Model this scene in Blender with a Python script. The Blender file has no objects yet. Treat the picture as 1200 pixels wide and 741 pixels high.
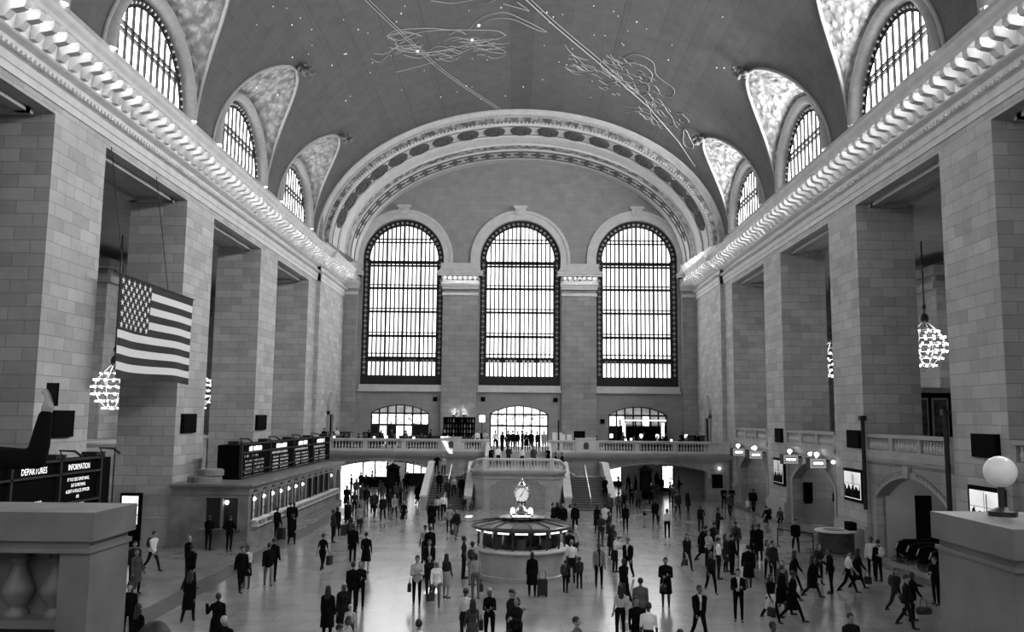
EXPO = 0.6
L_FAR, L_CL, L_CR, L_EAST, P_BULB = 1.1, 5.0, 27.0, .5, 42.0
import bpy, bmesh, math, random
import numpy as np
from mathutils import Vector, Matrix, noise
sc = bpy.context.scene
col = sc.collection
PI = math.pi
R = math.radians
rnd = random.Random(7)
# ---------------------------------------------------------------- helpers
class MB:
    """collects shapes, builds ONE mesh object"""
    def __init__(s): s.v = []; s.f = []; s.m = []; s.mi = 0
    def add(s, vs, fs):
        b = len(s.v); s.v.extend(vs)
        s.f.extend([tuple(i + b for i in f) for f in fs]); s.m.extend([s.mi] * len(fs)); return s
    def box(s, x0, x1, y0, y1, z0, z1):
        vs = [(x, y, z) for z in (z0, z1) for y in (y0, y1) for x in (x0, x1)]
        return s.add(vs, [(0, 2, 3, 1), (4, 5, 7, 6), (0, 1, 5, 4), (2, 6, 7, 3), (0, 4, 6, 2), (1, 3, 7, 5)])
    def quad(s, a, b, c, d): return s.add([a, b, c, d], [(0, 1, 2, 3)])
    def lathe(s, prof, cx=0, cy=0, n=16, a0=0, a1=2 * PI, z=0):
        full = abs(a1 - a0 - 2 * PI) < 1e-6
        k = n if full else n + 1
        vs = [(cx + r * math.cos(a0 + (a1 - a0) * i / n), cy + r * math.sin(a0 + (a1 - a0) * i / n), z + h) for r, h in prof for i in range(k)]
        fs = []
        for j in range(len(prof) - 1):
            for i in range(n):
                a = j * k + i; b = j * k + (i + 1) % k
                fs.append((a, b, b + k, a + k))
        return s.add(vs, fs)
    def tube(s, pts, r, n=8, cap=True):
        pts = [Vector(p) for p in pts]; rs = r if isinstance(r, (list, tuple)) else [r] * len(pts)
        vs = []; fs = []
        up = None
        for i, p in enumerate(pts):
            t = (pts[min(i + 1, len(pts) - 1)] - pts[max(i - 1, 0)]).normalized()
            if up is None:
                up = Vector((0, 0, 1)) if abs(t.z) < .9 else Vector((1, 0, 0))
            a = t.cross(up).normalized(); b = t.cross(a).normalized(); up = -b if False else up
            for k in range(n):
                q = p + (a * math.cos(2 * PI * k / n) + b * math.sin(2 * PI * k / n)) * rs[i]
                vs.append(tuple(q))
        for i in range(len(pts) - 1):
            for k in range(n):
                fs.append((i * n + k, i * n + (k + 1) % n, (i + 1) * n + (k + 1) % n, (i + 1) * n + k))
        if cap:
            fs.append(tuple(range(n))[::-1]); fs.append(tuple((len(pts) - 1) * n + k for k in range(n)))
        return s.add(vs, fs)
    def ball(s, c, r, n=10, m=6):
        rx, ry, rz = r if isinstance(r, (tuple, list)) else (r, r, r)
        vs = [(c[0], c[1], c[2] - rz)]
        for j in range(1, m):
            t = -PI / 2 + PI * j / m
            vs += [(c[0] + rx * math.cos(t) * math.cos(2 * PI * i / n), c[1] + ry * math.cos(t) * math.sin(2 * PI * i / n), c[2] + rz * math.sin(t)) for i in range(n)]
        vs.append((c[0], c[1], c[2] + rz))
        fs = [(0, 1 + (i + 1) % n, 1 + i) for i in range(n)]
        for j in range(m - 2):
            for i in range(n):
                a = 1 + j * n + i; b = 1 + j * n + (i + 1) % n
                fs.append((a, b, b + n, a + n))
        l = len(vs) - 1; o = 1 + (m - 2) * n
        fs += [(o + i, o + (i + 1) % n, l) for i in range(n)]
        return s.add(vs, fs)
    def prism(s, pts, axis, a, b):
        """polygon pts (2-D) swept along axis from a to b"""
        def mk(p, t):
            return (t, p[0], p[1]) if axis == 'x' else (p[0], t, p[1]) if axis == 'y' else (p[0], p[1], t)
        n = len(pts)
        vs = [mk(p, a) for p in pts] + [mk(p, b) for p in pts]
        fs = [(i, (i + 1) % n, n + (i + 1) % n, n + i) for i in range(n)]
        fs += [tuple(range(n))[::-1], tuple(range(n, 2 * n))]
        return s.add(vs, fs)
    def sweep(s, prof, path):
        """prof: list of (d, z); path: list of (x, y, nx, ny): point + unit offset direction"""
        n = len(prof); vs = []; fs = []
        for x, y, nx, ny in path:
            vs += [(x + nx * d, y + ny * d, z) for d, z in prof]
        for i in range(len(path) - 1):
            for k in range(n - 1):
                fs.append((i * n + k, i * n + k + 1, (i + 1) * n + k + 1, (i + 1) * n + k))
        return s.add(vs, fs)
    def grid(s, rows):
        n = len(rows[0]); vs = [p for r_ in rows for p in r_]
        return s.add(vs, [(j * n + i, j * n + i + 1, (j + 1) * n + i + 1, (j + 1) * n + i) for j in range(len(rows) - 1) for i in range(n - 1)])
    def mesh(s, name, mats, smooth=False):
        me = bpy.data.meshes.new(name); me.from_pydata(s.v, [], s.f)
        for m in (mats if isinstance(mats, (list, tuple)) else [mats]): me.materials.append(m)
        if any(s.m): me.polygons.foreach_set('material_index', s.m)
        if smooth: me.polygons.foreach_set('use_smooth', [True] * len(me.polygons))
        bm = bmesh.new(); bm.from_mesh(me); bmesh.ops.recalc_face_normals(bm, faces=bm.faces); bm.to_mesh(me); bm.free()
        me.update(); return me
    def build(s, name, mats, parent=None, smooth=False, loc=None):
        return link(name, s.mesh(name, mats, smooth), parent, loc)
def link(name, me, parent=None, loc=None):
    o = bpy.data.objects.new(name, me); col.objects.link(o)
    if parent is not None: o.parent = parent
    if loc is not None: o.location = loc
    return o
def tag(o, label=None, cat=None, group=None, kind=None):
    if label: o['label'] = label
    if cat: o['category'] = cat
    if group: o['group'] = group
    if kind: o['kind'] = kind
    return o
def struct(o, label=None, cat=None): return tag(o, label, cat, None, 'structure')
def empty(name, loc=(0, 0, 0), rz=0, label=None, cat=None, group=None):
    o = bpy.data.objects.new(name, None); col.objects.link(o); o.location = loc; o.rotation_euler = (0, 0, rz)
    o.empty_display_size = .2
    return tag(o, label, cat, group)
def dup(o, parent=None):
    c = o.copy(); col.objects.link(c)
    if parent is not None: c.parent = parent
    for ch in list(o.children): dup(ch, c)
    return c
def text(name, s, loc, rot, size, m, parent=None, align='CENTER', sx=1, depth=.01):
    cu = bpy.data.curves.new(name, 'FONT'); cu.body = s; cu.size = size; cu.align_x = align; cu.extrude = depth; cu.materials.append(m)
    o = bpy.data.objects.new(name, cu); col.objects.link(o)
    if parent is not None: o.parent = parent
    o.location = loc; o.rotation_euler = rot; o.scale = (sx, 1, 1)
    return o
# ---------------------------------------------------------------- camera model (from the photo's vanishing points)
F, PITCH, YAW, ROLL = 1010.47, R(6.731), R(-.5304), R(.5535)
CAM = Vector((0.03, 0, 6.87))
fw = Vector((math.sin(YAW) * math.cos(PITCH), math.cos(YAW) * math.cos(PITCH), math.sin(PITCH)))
r0 = Vector((math.cos(YAW), -math.sin(YAW), 0)); u0 = r0.cross(fw)
rt = r0 * math.cos(ROLL) + u0 * math.sin(ROLL); up_ = u0 * math.cos(ROLL) - r0 * math.sin(ROLL)
cd = bpy.data.cameras.new('camera'); cam = bpy.data.objects.new('camera', cd); col.objects.link(cam)
cd.sensor_width = 36; cd.lens = F / 1200 * 36; cd.clip_end = 400; cd.clip_start = .05
cam.matrix_world = Matrix(((rt.x, up_.x, -fw.x, CAM.x), (rt.y, up_.y, -fw.y, CAM.y), (rt.z, up_.z, -fw.z, CAM.z), (0, 0, 0, 1)))
sc.camera = cam
def ray(px, py): return fw + rt * ((px - 600) / F) - up_ * ((py - 370.5) / F)
def atz(px, py, z=0): d = ray(px, py); return CAM + d * ((z - CAM.z) / d.z)
def aty(px, py, y): d = ray(px, py); return CAM + d * ((y - CAM.y) / d.y)
def atx(px, py, x): d = ray(px, py); return CAM + d * ((x - CAM.x) / d.x)
# ---------------------------------------------------------------- materials
def N(nt, t, **kw):
    n = nt.nodes.new(t)
    for k, v in kw.items(): setattr(n, k, v)
    return n
def base(name):
    m = bpy.data.materials.new(name); m.use_nodes = True; nt = m.node_tree
    return m, nt, nt.nodes['Principled BSDF']
def mat(name, g, rough=.6, metal=0, spec=.4, emit=0, var=0, scale=4.0, bump=0):
    m, nt, p = base(name)
    c = (g, g, g, 1)
    p.inputs['Base Color'].default_value = c; p.inputs['Roughness'].default_value = rough
    p.inputs['Metallic'].default_value = metal; p.inputs['Specular IOR Level'].default_value = spec
    if emit:
        p.inputs['Emission Color'].default_value = (1, 1, 1, 1); p.inputs['Emission Strength'].default_value = emit
    if var or bump:
        tc = N(nt, 'ShaderNodeTexCoord'); nz = N(nt, 'ShaderNodeTexNoise'); nz.inputs['Scale'].default_value = scale; nz.inputs['Detail'].default_value = 5
        nt.links.new(tc.outputs['Object'], nz.inputs['Vector'])
        if var:
            mr = N(nt, 'ShaderNodeMapRange'); mr.inputs['From Min'].default_value = .3; mr.inputs['From Max'].default_value = .7
            mr.inputs['To Min'].default_value = g * (1 - var); mr.inputs['To Max'].default_value = g * (1 + var)
            nt.links.new(nz.outputs['Fac'], mr.inputs['Value']); nt.links.new(mr.outputs['Result'], p.inputs['Base Color'])
        if bump:
            b = N(nt, 'ShaderNodeBump'); b.inputs['Strength'].default_value = bump; b.inputs['Distance'].default_value = .05
            nt.links.new(nz.outputs['Fac'], b.inputs['Height']); nt.links.new(b.outputs['Normal'], p.inputs['Normal'])
    return m
def brickmat(name, g, bw, rh, mort=.012, contrast=.16, mg=.55, rough=.7, spec=.3, floor=False, nvar=.12, mscale=1.0, bump=.3):
    m, nt, p = base(name); L = nt.links.new
    geo = N(nt, 'ShaderNodeNewGeometry'); sp = N(nt, 'ShaderNodeSeparateXYZ'); L(geo.outputs['Position'], sp.inputs[0])
    cb = N(nt, 'ShaderNodeCombineXYZ')
    if floor:
        L(sp.outputs['X'], cb.inputs[0]); L(sp.outputs['Y'], cb.inputs[1])
    else:
        sn = N(nt, 'ShaderNodeSeparateXYZ'); L(geo.outputs['True Normal'], sn.inputs[0])
        ab = N(nt, 'ShaderNodeMath', operation='ABSOLUTE'); L(sn.outputs['X'], ab.inputs[0])
        gt = N(nt, 'ShaderNodeMath', operation='GREATER_THAN'); gt.inputs[1].default_value = .6; L(ab.outputs[0], gt.inputs[0])
        mx = N(nt, 'ShaderNodeMix'); L(gt.outputs[0], mx.inputs['Factor']); L(sp.outputs['X'], mx.inputs['A']); L(sp.outputs['Y'], mx.inputs['B'])
        L(mx.outputs['Result'], cb.inputs[0]); L(sp.outputs['Z'], cb.inputs[1])
    br = N(nt, 'ShaderNodeTexBrick'); L(cb.outputs[0], br.inputs['Vector'])
    br.inputs['Scale'].default_value = 1; br.inputs['Brick Width'].default_value = bw; br.inputs['Row Height'].default_value = rh
    br.inputs['Mortar Size'].default_value = mort; br.inputs['Mortar Smooth'].default_value = .3
    a, b = g * (1 - contrast), g * (1 + contrast)
    br.inputs['Color1'].default_value = (a, a, a, 1); br.inputs['Color2'].default_value = (b, b, b, 1); br.inputs['Mortar'].default_value = (g * mg,) * 3 + (1,)
    nz = N(nt, 'ShaderNodeTexNoise'); nz.inputs['Scale'].default_value = .9 * mscale; nz.inputs['Detail'].default_value = 7; nz.inputs['Roughness'].default_value = .65
    L(geo.outputs['Position'], nz.inputs['Vector'])
    mr = N(nt, 'ShaderNodeMapRange'); mr.inputs['From Min'].default_value = .3; mr.inputs['From Max'].default_value = .7; mr.inputs['To Min'].default_value = 1 - nvar; mr.inputs['To Max'].default_value = 1 + nvar
    L(nz.outputs['Fac'], mr.inputs['Value'])
    mul = N(nt, 'ShaderNodeMix', data_type='RGBA', blend_type='MULTIPLY'); mul.inputs['Factor'].default_value = 1
    L(br.outputs['Color'], mul.inputs[6]); L(mr.outputs['Result'], mul.inputs[7]); L(mul.outputs[2], p.inputs['Base Color'])
    p.inputs['Roughness'].default_value = rough; p.inputs['Specular IOR Level'].default_value = spec
    if bump:
        bp = N(nt, 'ShaderNodeBump', invert=True); bp.inputs['Strength'].default_value = bump; bp.inputs['Distance'].default_value = .03
        L(br.outputs['Fac'], bp.inputs['Height']); L(bp.outputs['Normal'], p.inputs['Normal'])
    if floor:
        rr = N(nt, 'ShaderNodeMapRange'); rr.inputs['From Min'].default_value = .3; rr.inputs['From Max'].default_value = .7
        rr.inputs['To Min'].default_value = rough * .95; rr.inputs['To Max'].default_value = rough * 1.05
        L(nz.outputs['Fac'], rr.inputs['Value']); L(rr.outputs['Result'], p.inputs['Roughness'])
    return m
def reliefmat(name, g, scale, contrast=.5, bump=.8, rough=.7):
    """carved foliage: voronoi + noise"""
    m, nt, p = base(name); L = nt.links.new
    tc = N(nt, 'ShaderNodeTexCoord'); nz = N(nt, 'ShaderNodeTexNoise'); nz.inputs['Scale'].default_value = scale * .6; nz.inputs['Detail'].default_value = 4
    L(tc.outputs['Object'], nz.inputs['Vector'])
    mixv = N(nt, 'ShaderNodeMix', data_type='RGBA'); mixv.inputs['Factor'].default_value = .35; L(tc.outputs['Object'], mixv.inputs[6]); L(nz.outputs['Color'], mixv.inputs[7])
    vo = N(nt, 'ShaderNodeTexVoronoi', feature='SMOOTH_F1'); vo.inputs['Scale'].default_value = scale; L(mixv.outputs[2], vo.inputs['Vector'])
    mr = N(nt, 'ShaderNodeMapRange'); mr.inputs['From Min'].default_value = .1; mr.inputs['From Max'].default_value = .6; mr.inputs['To Min'].default_value = g; mr.inputs['To Max'].default_value = g * (1 - contrast)  # shade of the carved hollows put into the colour
    L(vo.outputs['Distance'], mr.inputs['Value']); L(mr.outputs['Result'], p.inputs['Base Color'])
    b = N(nt, 'ShaderNodeBump', invert=True); b.inputs['Strength'].default_value = bump; b.inputs['Distance'].default_value = .2; L(vo.outputs['Distance'], b.inputs['Height']); L(b.outputs['Normal'], p.inputs['Normal'])
    p.inputs['Roughness'].default_value = rough; p.inputs['Specular IOR Level'].default_value = .25
    return m
def glowmat(name, e, var=0, scale=.5, stretch=(1, 1, 1), sampled=False):
    """frosted daylit pane / lamp glass"""
    m, nt, p = base(name); L = nt.links.new
    if not sampled: m.cycles.emission_sampling = 'NONE'
    p.inputs['Base Color'].default_value = (.6, .6, .6, 1); p.inputs['Roughness'].default_value = .35
    p.inputs['Emission Color'].default_value = (1, 1, 1, 1); p.inputs['Emission Strength'].default_value = e
    if var:
        tc = N(nt, 'ShaderNodeTexCoord'); mp = N(nt, 'ShaderNodeMapping'); mp.inputs['Scale'].default_value = stretch
        nz = N(nt, 'ShaderNodeTexNoise'); nz.inputs['Scale'].default_value = scale; nz.inputs['Detail'].default_value = 4
        L(tc.outputs['Object'], mp.inputs[0]); L(mp.outputs[0], nz.inputs['Vector'])
        mr = N(nt, 'ShaderNodeMapRange'); mr.inputs['From Min'].default_value = .35; mr.inputs['From Max'].default_value = .65; mr.inputs['To Min'].default_value = e * (1 - var); mr.inputs['To Max'].default_value = e * (1 + var)
        L(nz.outputs['Fac'], mr.inputs['Value']); L(mr.outputs['Result'], p.inputs['Emission Strength'])
    return m
M = {}
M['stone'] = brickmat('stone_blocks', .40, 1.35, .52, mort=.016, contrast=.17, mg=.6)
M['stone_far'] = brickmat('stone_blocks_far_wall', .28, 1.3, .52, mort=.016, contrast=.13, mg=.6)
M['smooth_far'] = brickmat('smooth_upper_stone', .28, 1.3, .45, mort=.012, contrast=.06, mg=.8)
M['plain'] = mat('smooth_stone', .34, .7, var=.12, scale=.8)
M['trimstone'] = mat('pale_moulded_stone', .55, .65, var=.1, scale=1.5)
M['carved'] = reliefmat('carved_stone_band', .5, 3.2, .75)
M['lunette'] = reliefmat('carved_lunette_stone', .36, 3.6, .6, bump=.8)
M['floor'] = brickmat('marble_floor', .27, 1.5, 1.5, mort=.012, contrast=.1, mg=.75, rough=.2, spec=.9, floor=True, nvar=.16, bump=.05)
M['kerb'] = mat('dark_floor_border', .12, .3, var=.2)
M['iron'] = mat('dark_iron', .012, .55, spec=.3)
M['black'] = mat('black_panel', .004, .7, spec=.02)
M['bronze'] = mat('dark_bronze', .05, .35, metal=.6)
M['brass'] = mat('polished_brass', .62, .25, metal=1)
M['white'] = mat('white_paint', .8, .5)
M['letter'] = mat('white_letters', .8, .5, emit=.9)
M['inscr'] = mat('incised_letters', .06, .8)
M['dark_wood'] = mat('dark_wood', .035, .4, var=.3)
M['gloss_black'] = mat('glossy_black', .005, .25, spec=.2)
M['marble'] = mat('grey_marble', .36, .3, var=.18, scale=1.3)
M['glass'] = mat('dark_glass', .02, .08, spec=.6)
PANE, CLEAR, EASTPANE, BULB = 1.5, 0, 1.2, 3.0
M['pane'] = glowmat('bright_frosted_pane', PANE, .35, .9, (1, 1, .25))
M['cpane'] = glowmat('bright_clerestory_pane', 4.5, .2, .8)
M['cpane_right'] = glowmat('brighter_clerestory_pane', 5, .2, .8)
M['ring'] = mat('grey_window_ring', .3, .7, var=.1)
M['booth'] = mat('brown_marble', .2, .4, var=.3, scale=1.2)
M['dimpane'] = glowmat('dim_grey_pane', .16, .5, 1.5)
M['epane'] = glowmat('east_window_pane', EASTPANE)
M['bulb'] = glowmat('bare_bulb', BULB)
M['lamp'] = glowmat('lamp_glass', 6)
M['shop'] = glowmat('bright_shopfront', 1.5, .9, 3.0, (1, 1, 1.6), True)
M['shopdim'] = glowmat('lit_window_dim', 1.3, .6, 2.0)
m, nt, p = base('clear_window_glass'); nt.nodes.remove(p)
tr = N(nt, 'ShaderNodeBsdfTransparent'); gl = N(nt, 'ShaderNodeBsdfGlossy'); gl.inputs['Roughness'].default_value = .05
mxs = N(nt, 'ShaderNodeMixShader'); mxs.inputs[0].default_value = .05
nt.links.new(tr.outputs[0], mxs.inputs[1]); nt.links.new(gl.outputs[0], mxs.inputs[2]); nt.links.new(mxs.outputs[0], nt.nodes['Material Output'].inputs[0])
M['clear'] = m
# ceiling: dark plaster in courses
m = brickmat('ceiling_plaster', .1, 2.4, .9, mort=.02, contrast=.05, mg=.82, rough=.75, spec=.2, nvar=.14, bump=0)
M['ceiling'] = m
def area(name, loc, direction, sx, sy, power):
    l = bpy.data.lights.new(name, 'AREA'); l.shape = 'RECTANGLE'; l.size = sx; l.size_y = sy; l.energy = power
    o = bpy.data.objects.new(name, l); col.objects.link(o); o.location = loc
    o.rotation_euler = Vector(direction).to_track_quat('-Z', 'Y').to_euler(); return o
def point(name, loc, power, r=.3):
    l = bpy.data.lights.new(name, 'POINT'); l.energy = power; l.shadow_soft_size = r
    o = bpy.data.objects.new(name, l); col.objects.link(o); o.location = loc; return o
# ---------------------------------------------------------------- the hall shell
W = 18.3; WB = 21.4; LINT = 18.57
BAYS = [13.9, 27.7, 41.5, 55.2, 69.0]
PIERS = [(-8, -4.4), (5.2, 9.4), (19.0, 23.2), (32.6, 36.8), (46.2, 50.4), (59.9, 64.1), (73.75, 76.6)]
END = 17.95; FAR = 87.5; EAST = -8.0
fl = MB(); fl.box(-32, 32, EAST, 104, -.3, 0)
struct(fl.build('floor', M['floor']), 'polished grey marble concourse floor', 'floor')
VA, VB, VZ = 18.5, 12.5, 22.6      # elliptical vault
def vault(phi, y, off=0.0):
    x = (VA - off) * math.cos(phi); z = VZ + (VB - off) * math.sin(phi); return x, y, z
TIP = R(35.5); LW = 5.4
def lw(phi): return LW * max(0.0, 1 - (phi / TIP) ** 2.2) ** .6
# ceiling: one mesh, both flanks cut around the lunettes
c = MB(); yA, yB = EAST, 77.2
edges = [yA] + [(BAYS[i] + BAYS[i + 1]) / 2 for i in range(4)] + [yB]
nrow = 22
phis = [TIP * (1 - (1 - k / nrow) ** 1.6) for k in range(nrow + 1)]
for s in (-1, 1):
    for i, yc in enumerate(BAYS):
        for a, b, sg in ((edges[i], yc, -1), (edges[i + 1], yc, 1)):
            rows = []
            for ph in phis:
                e = yc + sg * lw(ph)
                rows.append([(s * vault(ph, 0)[0], a + (e - a) * t / 6, vault(ph, 0)[2]) for t in range(7)])
            c.grid(rows)
    rows = []
    for k in range(19):
        ph = TIP + (PI / 2 - TIP) * k / 18; x, _, z = vault(ph, 0)
        rows.append([(s * x, y, z) for y in (yA, 10, 25, 40, 55, 70, yB)])
    c.grid(rows)
ceil = struct(c.build('ceiling', M['ceiling'], smooth=True), 'dark vaulted ceiling', 'ceiling')
# side walls above the openings, piers, and end bays
for s, nm in ((-1, 'left'), (1, 'right')):
    w = MB(); xa, xb = sorted((s * W, s * WB))
    w.box(xa, xb, EAST, 76.6, LINT, 23.12)
    xa, xb = sorted((s * END, s * WB))
    w.box(xa, xb, 76.6, FAR + 1, 0, 32.0)  # end bay carried up past the arch, unseen, to block stray sun
    struct(w.build('wall_' + nm, M['stone']), 'stone side wall above the tall piers, %s side' % nm, 'wall')
    for y0, y1 in PIERS:
        b = MB(); xa, xb = sorted((s * W, s * WB)); b.box(xa, xb, y0, y1, 0, LINT)
        o = struct(b.build('pillar', M['stone']), 'tall square stone pier of the %s arcade' % nm, 'pillar')
        pl = MB(); xa, xb = sorted((s * (W - .22), s * (WB + .1)))
        pl.box(xa, xb, y0 - .12, y1 + .12, 0, 1.25)
        xa, xb = sorted((s * (W - .3), s * (WB + .1))); pl.box(xa, xb, y0 - .2, y1 + .2, 0, .3)
        xa, xb = sorted((s * (W - .13), s * (WB + .1))); pl.box(xa, xb, y0 - .07, y1 + .07, 1.25, 1.4)
        struct(pl.build('baseboard_' + nm, M['plain']), 'moulded plinth at the foot of a %s pier' % nm, 'plinth')
# cornice with brackets; profile (d from wall, z)
CORN = [(0, 18.95), (.07, 18.95), (.07, 19.25), (.12, 19.28), (.12, 19.6), (.22, 19.7), (.22, 19.8), (.04, 19.85), (.04, 20.25),
        (.2, 20.32), (.34, 20.36), (.34, 20.56), (1.15, 20.6), (1.15, 20.68), (1.15, 20.7)]
TOPC = [(.45, 20.58), (.45, 21.12), (1.32, 21.14), (1.32, 21.34), (1.42, 21.5), (1.45, 21.62), (.9, 21.72), (.5, 21.74), (.5, 22.1), (.4, 22.15), (.4, 22.55), (.15, 22.6), (-.6, 22.62), (-.6, 23.3)]
FULL = [(0, 18.95), (.07, 18.95), (.07, 19.25), (.12, 19.28), (.12, 19.6), (.24, 19.7), (.24, 19.8), (.04, 19.86), (.04, 20.2), (.3, 20.3), (.36, 20.36), (.36, 20.5),
        (.42, 21.08), (1.3, 21.1), (1.3, 21.3), (1.42, 21.46), (1.46, 21.62), (.95, 21.72), (.55, 21.74), (.55, 22.05), (.42, 22.12), (.42, 22.5), (.2, 22.6), (-.6, 22.64)]
def cornice_path(s):
    return [(s * W, EAST, -s, 0), (s * W, 76.6, -s, 0), (s * END, 76.6, -s, 0), (s * END, FAR, -s, 0)]
BP = .92
for s, nm, num in ((-1, 'left', 1), (1, 'right', 2)):
    t = MB(); t.sweep(FULL, cornice_path(s))
    y = EAST + .3
    while y < FAR - .6:                      # brackets between the bulbs, rosettes under them
        xw = s * (END if y > 76.6 else W)
        pts = [(.38, 20.4), (.38, 21.1), (1.25, 21.1), (1.28, 20.9), (1.2, 20.74), (1.0, 20.7), (.75, 20.66), (.55, 20.4)]
        t.prism([(xw - s * d, z) for d, z in pts], 'y', y - .17, y + .17)
        y += BP
    y = EAST
    while y < FAR - .4:                      # dentils and the bead row on top
        xw = s * (END if y > 76.6 else W)
        xa, xb = sorted((xw - s * .24, xw - s * .38)); t.box(xa, xb, y, y + .13, 19.66, 19.82)
        xa, xb = sorted((xw - s * .5, xw - s * .68)); t.box(xa, xb, y, y + .13, 21.78, 21.98)
        y += .3
    struct(t.build('trim_%d' % num, M['trimstone']), 'bracketed cornice along the %s wall' % nm, 'cornice')
# ---------------------------------------------------------------- cornice bulbs
b = MB(); b.ball((0, 0, 0), .11, 10, 8); 
bulbmesh = b.mesh('glass_globe', M['bulb'], True)
k = MB(); k.lathe([(.09, .14), (.09, .1), (.06, .09)], n=8); capmesh = k.mesh('bulb_socket', M['bronze'])
def bulb(x, y, z, label, group):
    e = link('cornice_bulb', bulbmesh, None, (x, y, z)); tag(e, label, 'light bulb', group)
    link('socket', capmesh, e)
    point('bulb_light', (x, y, z), P_BULB, .12)
for s, nm in ((-1, 'left'), (1, 'right')):
    y = EAST + .3 + BP / 2
    while y < FAR - .8:
        if y > 27:
            xw = s * (END if y > 76.6 else W)
            bulb(xw - s * .95, y, 20.96, 'bare bulb glowing between two brackets of the %s cornice' % nm, 'bulbs under the %s cornice' % nm)
        y += BP
# ---------------------------------------------------------------- lunettes and clerestory windows
ZS = 23.1; RW = 4.55; RH = 4.3
def arch_pt(t, r, h): return r * math.cos(t), h * math.sin(t)
wn = [0]
def clerestory(s, yc, idx):
    xw = s * 18.8
    nm = 'left' if s < 0 else 'right'
    # carved spandrel vault from the window ring out to the cut in the ceiling
    mb = MB(); rows = []; nt_ = 110; nr = 40
    for j in range(nr + 1):
        v = j / nr; row = []
        for i in range(nt_ + 1):
            t = PI * i / nt_
            a = min(t, PI - t) / (PI / 2)
            yo, zo = arch_pt(t, RW + .5, RH + .5)
            ph = TIP * (a ** 1.1); w = lw(ph) * (1 if t < PI / 2 else -1)
            gx, _, gz = vault(ph, 0)
            x = (18.35 * (1 - v) + gx * v); y = yo * (1 - v) + w * v; z = (ZS + zo) * (1 - v) + gz * v
            if 0 < j < nr:
                n_ = .8 * noise.noise(Vector((y * 1.3 + idx * 7, z * 1.3, x))) * .5 + abs(noise.noise(Vector((y * 3.6, z * 3.6 + idx * 5, x * 2.6)))) * 1.6 - .4 + .5 * abs(noise.noise(Vector((y * 6, z * 6, x * 5))))
                amp = .17 * math.sin(PI * v) ** .5 * (a ** .5)
                x -= amp * n_ * .7; z -= amp * n_ * .5
            row.append((s * x, yc + y, z))
        rows.append(row)
    mb.grid(rows)
    o = mb.build('trim_%d' % (20 + idx), M['lunette'], smooth=True)
    struct(o, 'carved lunette above clerestory window on the %s side' % nm, 'carved lunette')
    # plain border rib on the edge and foliage finial at its tip
    pts = []
    for i in range(61):
        t = PI * i / 60; a = min(t, PI - t) / (PI / 2); ph = TIP * (a ** 1.1); w = lw(ph) * (1 if t < PI / 2 else -1)
        gx, _, gz = vault(ph, 0, .05); pts.append((s * gx, yc + w, gz))
    rb = MB(); rb.tube(pts, .11, 6); rb.build('border_rib', M['ring'], o, smooth=True)
    fn = MB(); gx, _, gz = vault(TIP, 0, .25); rr = random.Random(idx)
    for q in range(16):
        fn.ball((s * (gx - rr.uniform(0, .9)), yc + rr.uniform(-.45, .45), gz + rr.uniform(-.25, .45)), (rr.uniform(.1, .22),) * 3, 6, 4)
    fn.build('foliage_finial', mats_dark, o, smooth=True)
    # rounded ring around the window
    ring = MB(); prof = [(-.55, RW, 0), (.05, RW, 0), (.25, RW + .08, 0), (.34, RW + .25, 0), (.25, RW + .45, 0), (.0, RW + .55, 0)]
    rows = []
    for d, r, _ in prof:
        rows.append([(s * (18.4 - d), yc + r * math.cos(PI * i / 40), ZS + (r + RH - RW) * math.sin(PI * i / 40)) for i in range(41)])
    ring.grid(rows); ring.build('window_surround', M['ring'], o, smooth=True)
    # window: pane strips between iron bars
    wn[0] += 1
    fr = MB()
    ro = RW; ri = RW - .5
    for (ra, rb_) in ((ro, ri),):
        for i in range(40):
            t0, t1 = PI * i / 40, PI * (i + 1) / 40
            q = [(xw, yc + r_ * math.cos(t), ZS + (r_ + RH - RW) * math.sin(t)) for r_, t in ((ra, t0), (ra, t1), (rb_, t1), (rb_, t0))]
            fr.quad(*q)
    # openwork in the iron border
    npan = 11; step = 2 * ri / npan
    for i in range(npan + 1):
        y = -ri + i * step; h = math.sqrt(max(ri * ri - y * y, .01)) * RH / RW
        fr.box(xw - .06, xw + .06, yc + y - .05, yc + y + .05, ZS, ZS + h)
    for z in (0.0, 1.75, 2.1):
        h = math.sqrt(ri * ri - z * z); zz = .045
        fr.box(xw - .1, xw + .1, yc - h, yc + h, ZS + z - zz, ZS + z + zz)
    f = fr.build('window_%d' % wn[0], M['iron']); struct(f, 'arched clerestory window with iron bars, %s side' % nm, 'window')
    pn = MB(); xg = s * 18.9; ops_ = CLEARP.get(idx, ()) if s < 0 else ()
    K = 66
    for kx in range(K):
        u0, u1 = -RW + 2 * RW * kx / K, -RW + 2 * RW * (kx + 1) / K
        h0, h1 = [RH * math.sqrt(max(1 - (u_ / RW) ** 2, 0)) for u_ in (u0, u1)]
        cuts = [0.0]; um = (u0 + u1) / 2
        for (a_, b_, c_, d_) in ops_:
            if a_ <= um <= b_: cuts += [c_, d_]
        top = None
        for q in range(len(cuts)):
            lo = cuts[q]; last = q == len(cuts) - 1
            pn.mi = 1 if q % 2 == 1 else 0
            z0_, z1_ = (min(lo, h0), min(lo, h1))
            t0_, t1_ = (h0, h1) if last else (min(cuts[q + 1], h0), min(cuts[q + 1], h1))
            pn.quad((xg, yc + u0, ZS + z0_), (xg, yc + u1, ZS + z1_), (xg, yc + u1, ZS + t1_), (xg, yc + u0, ZS + t0_))
    pn.build('pane', [M['cpane'] if s < 0 else M['cpane_right'], M['clear']], f)
    gm = MB(); rr = random.Random(idx + 50)
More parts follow.
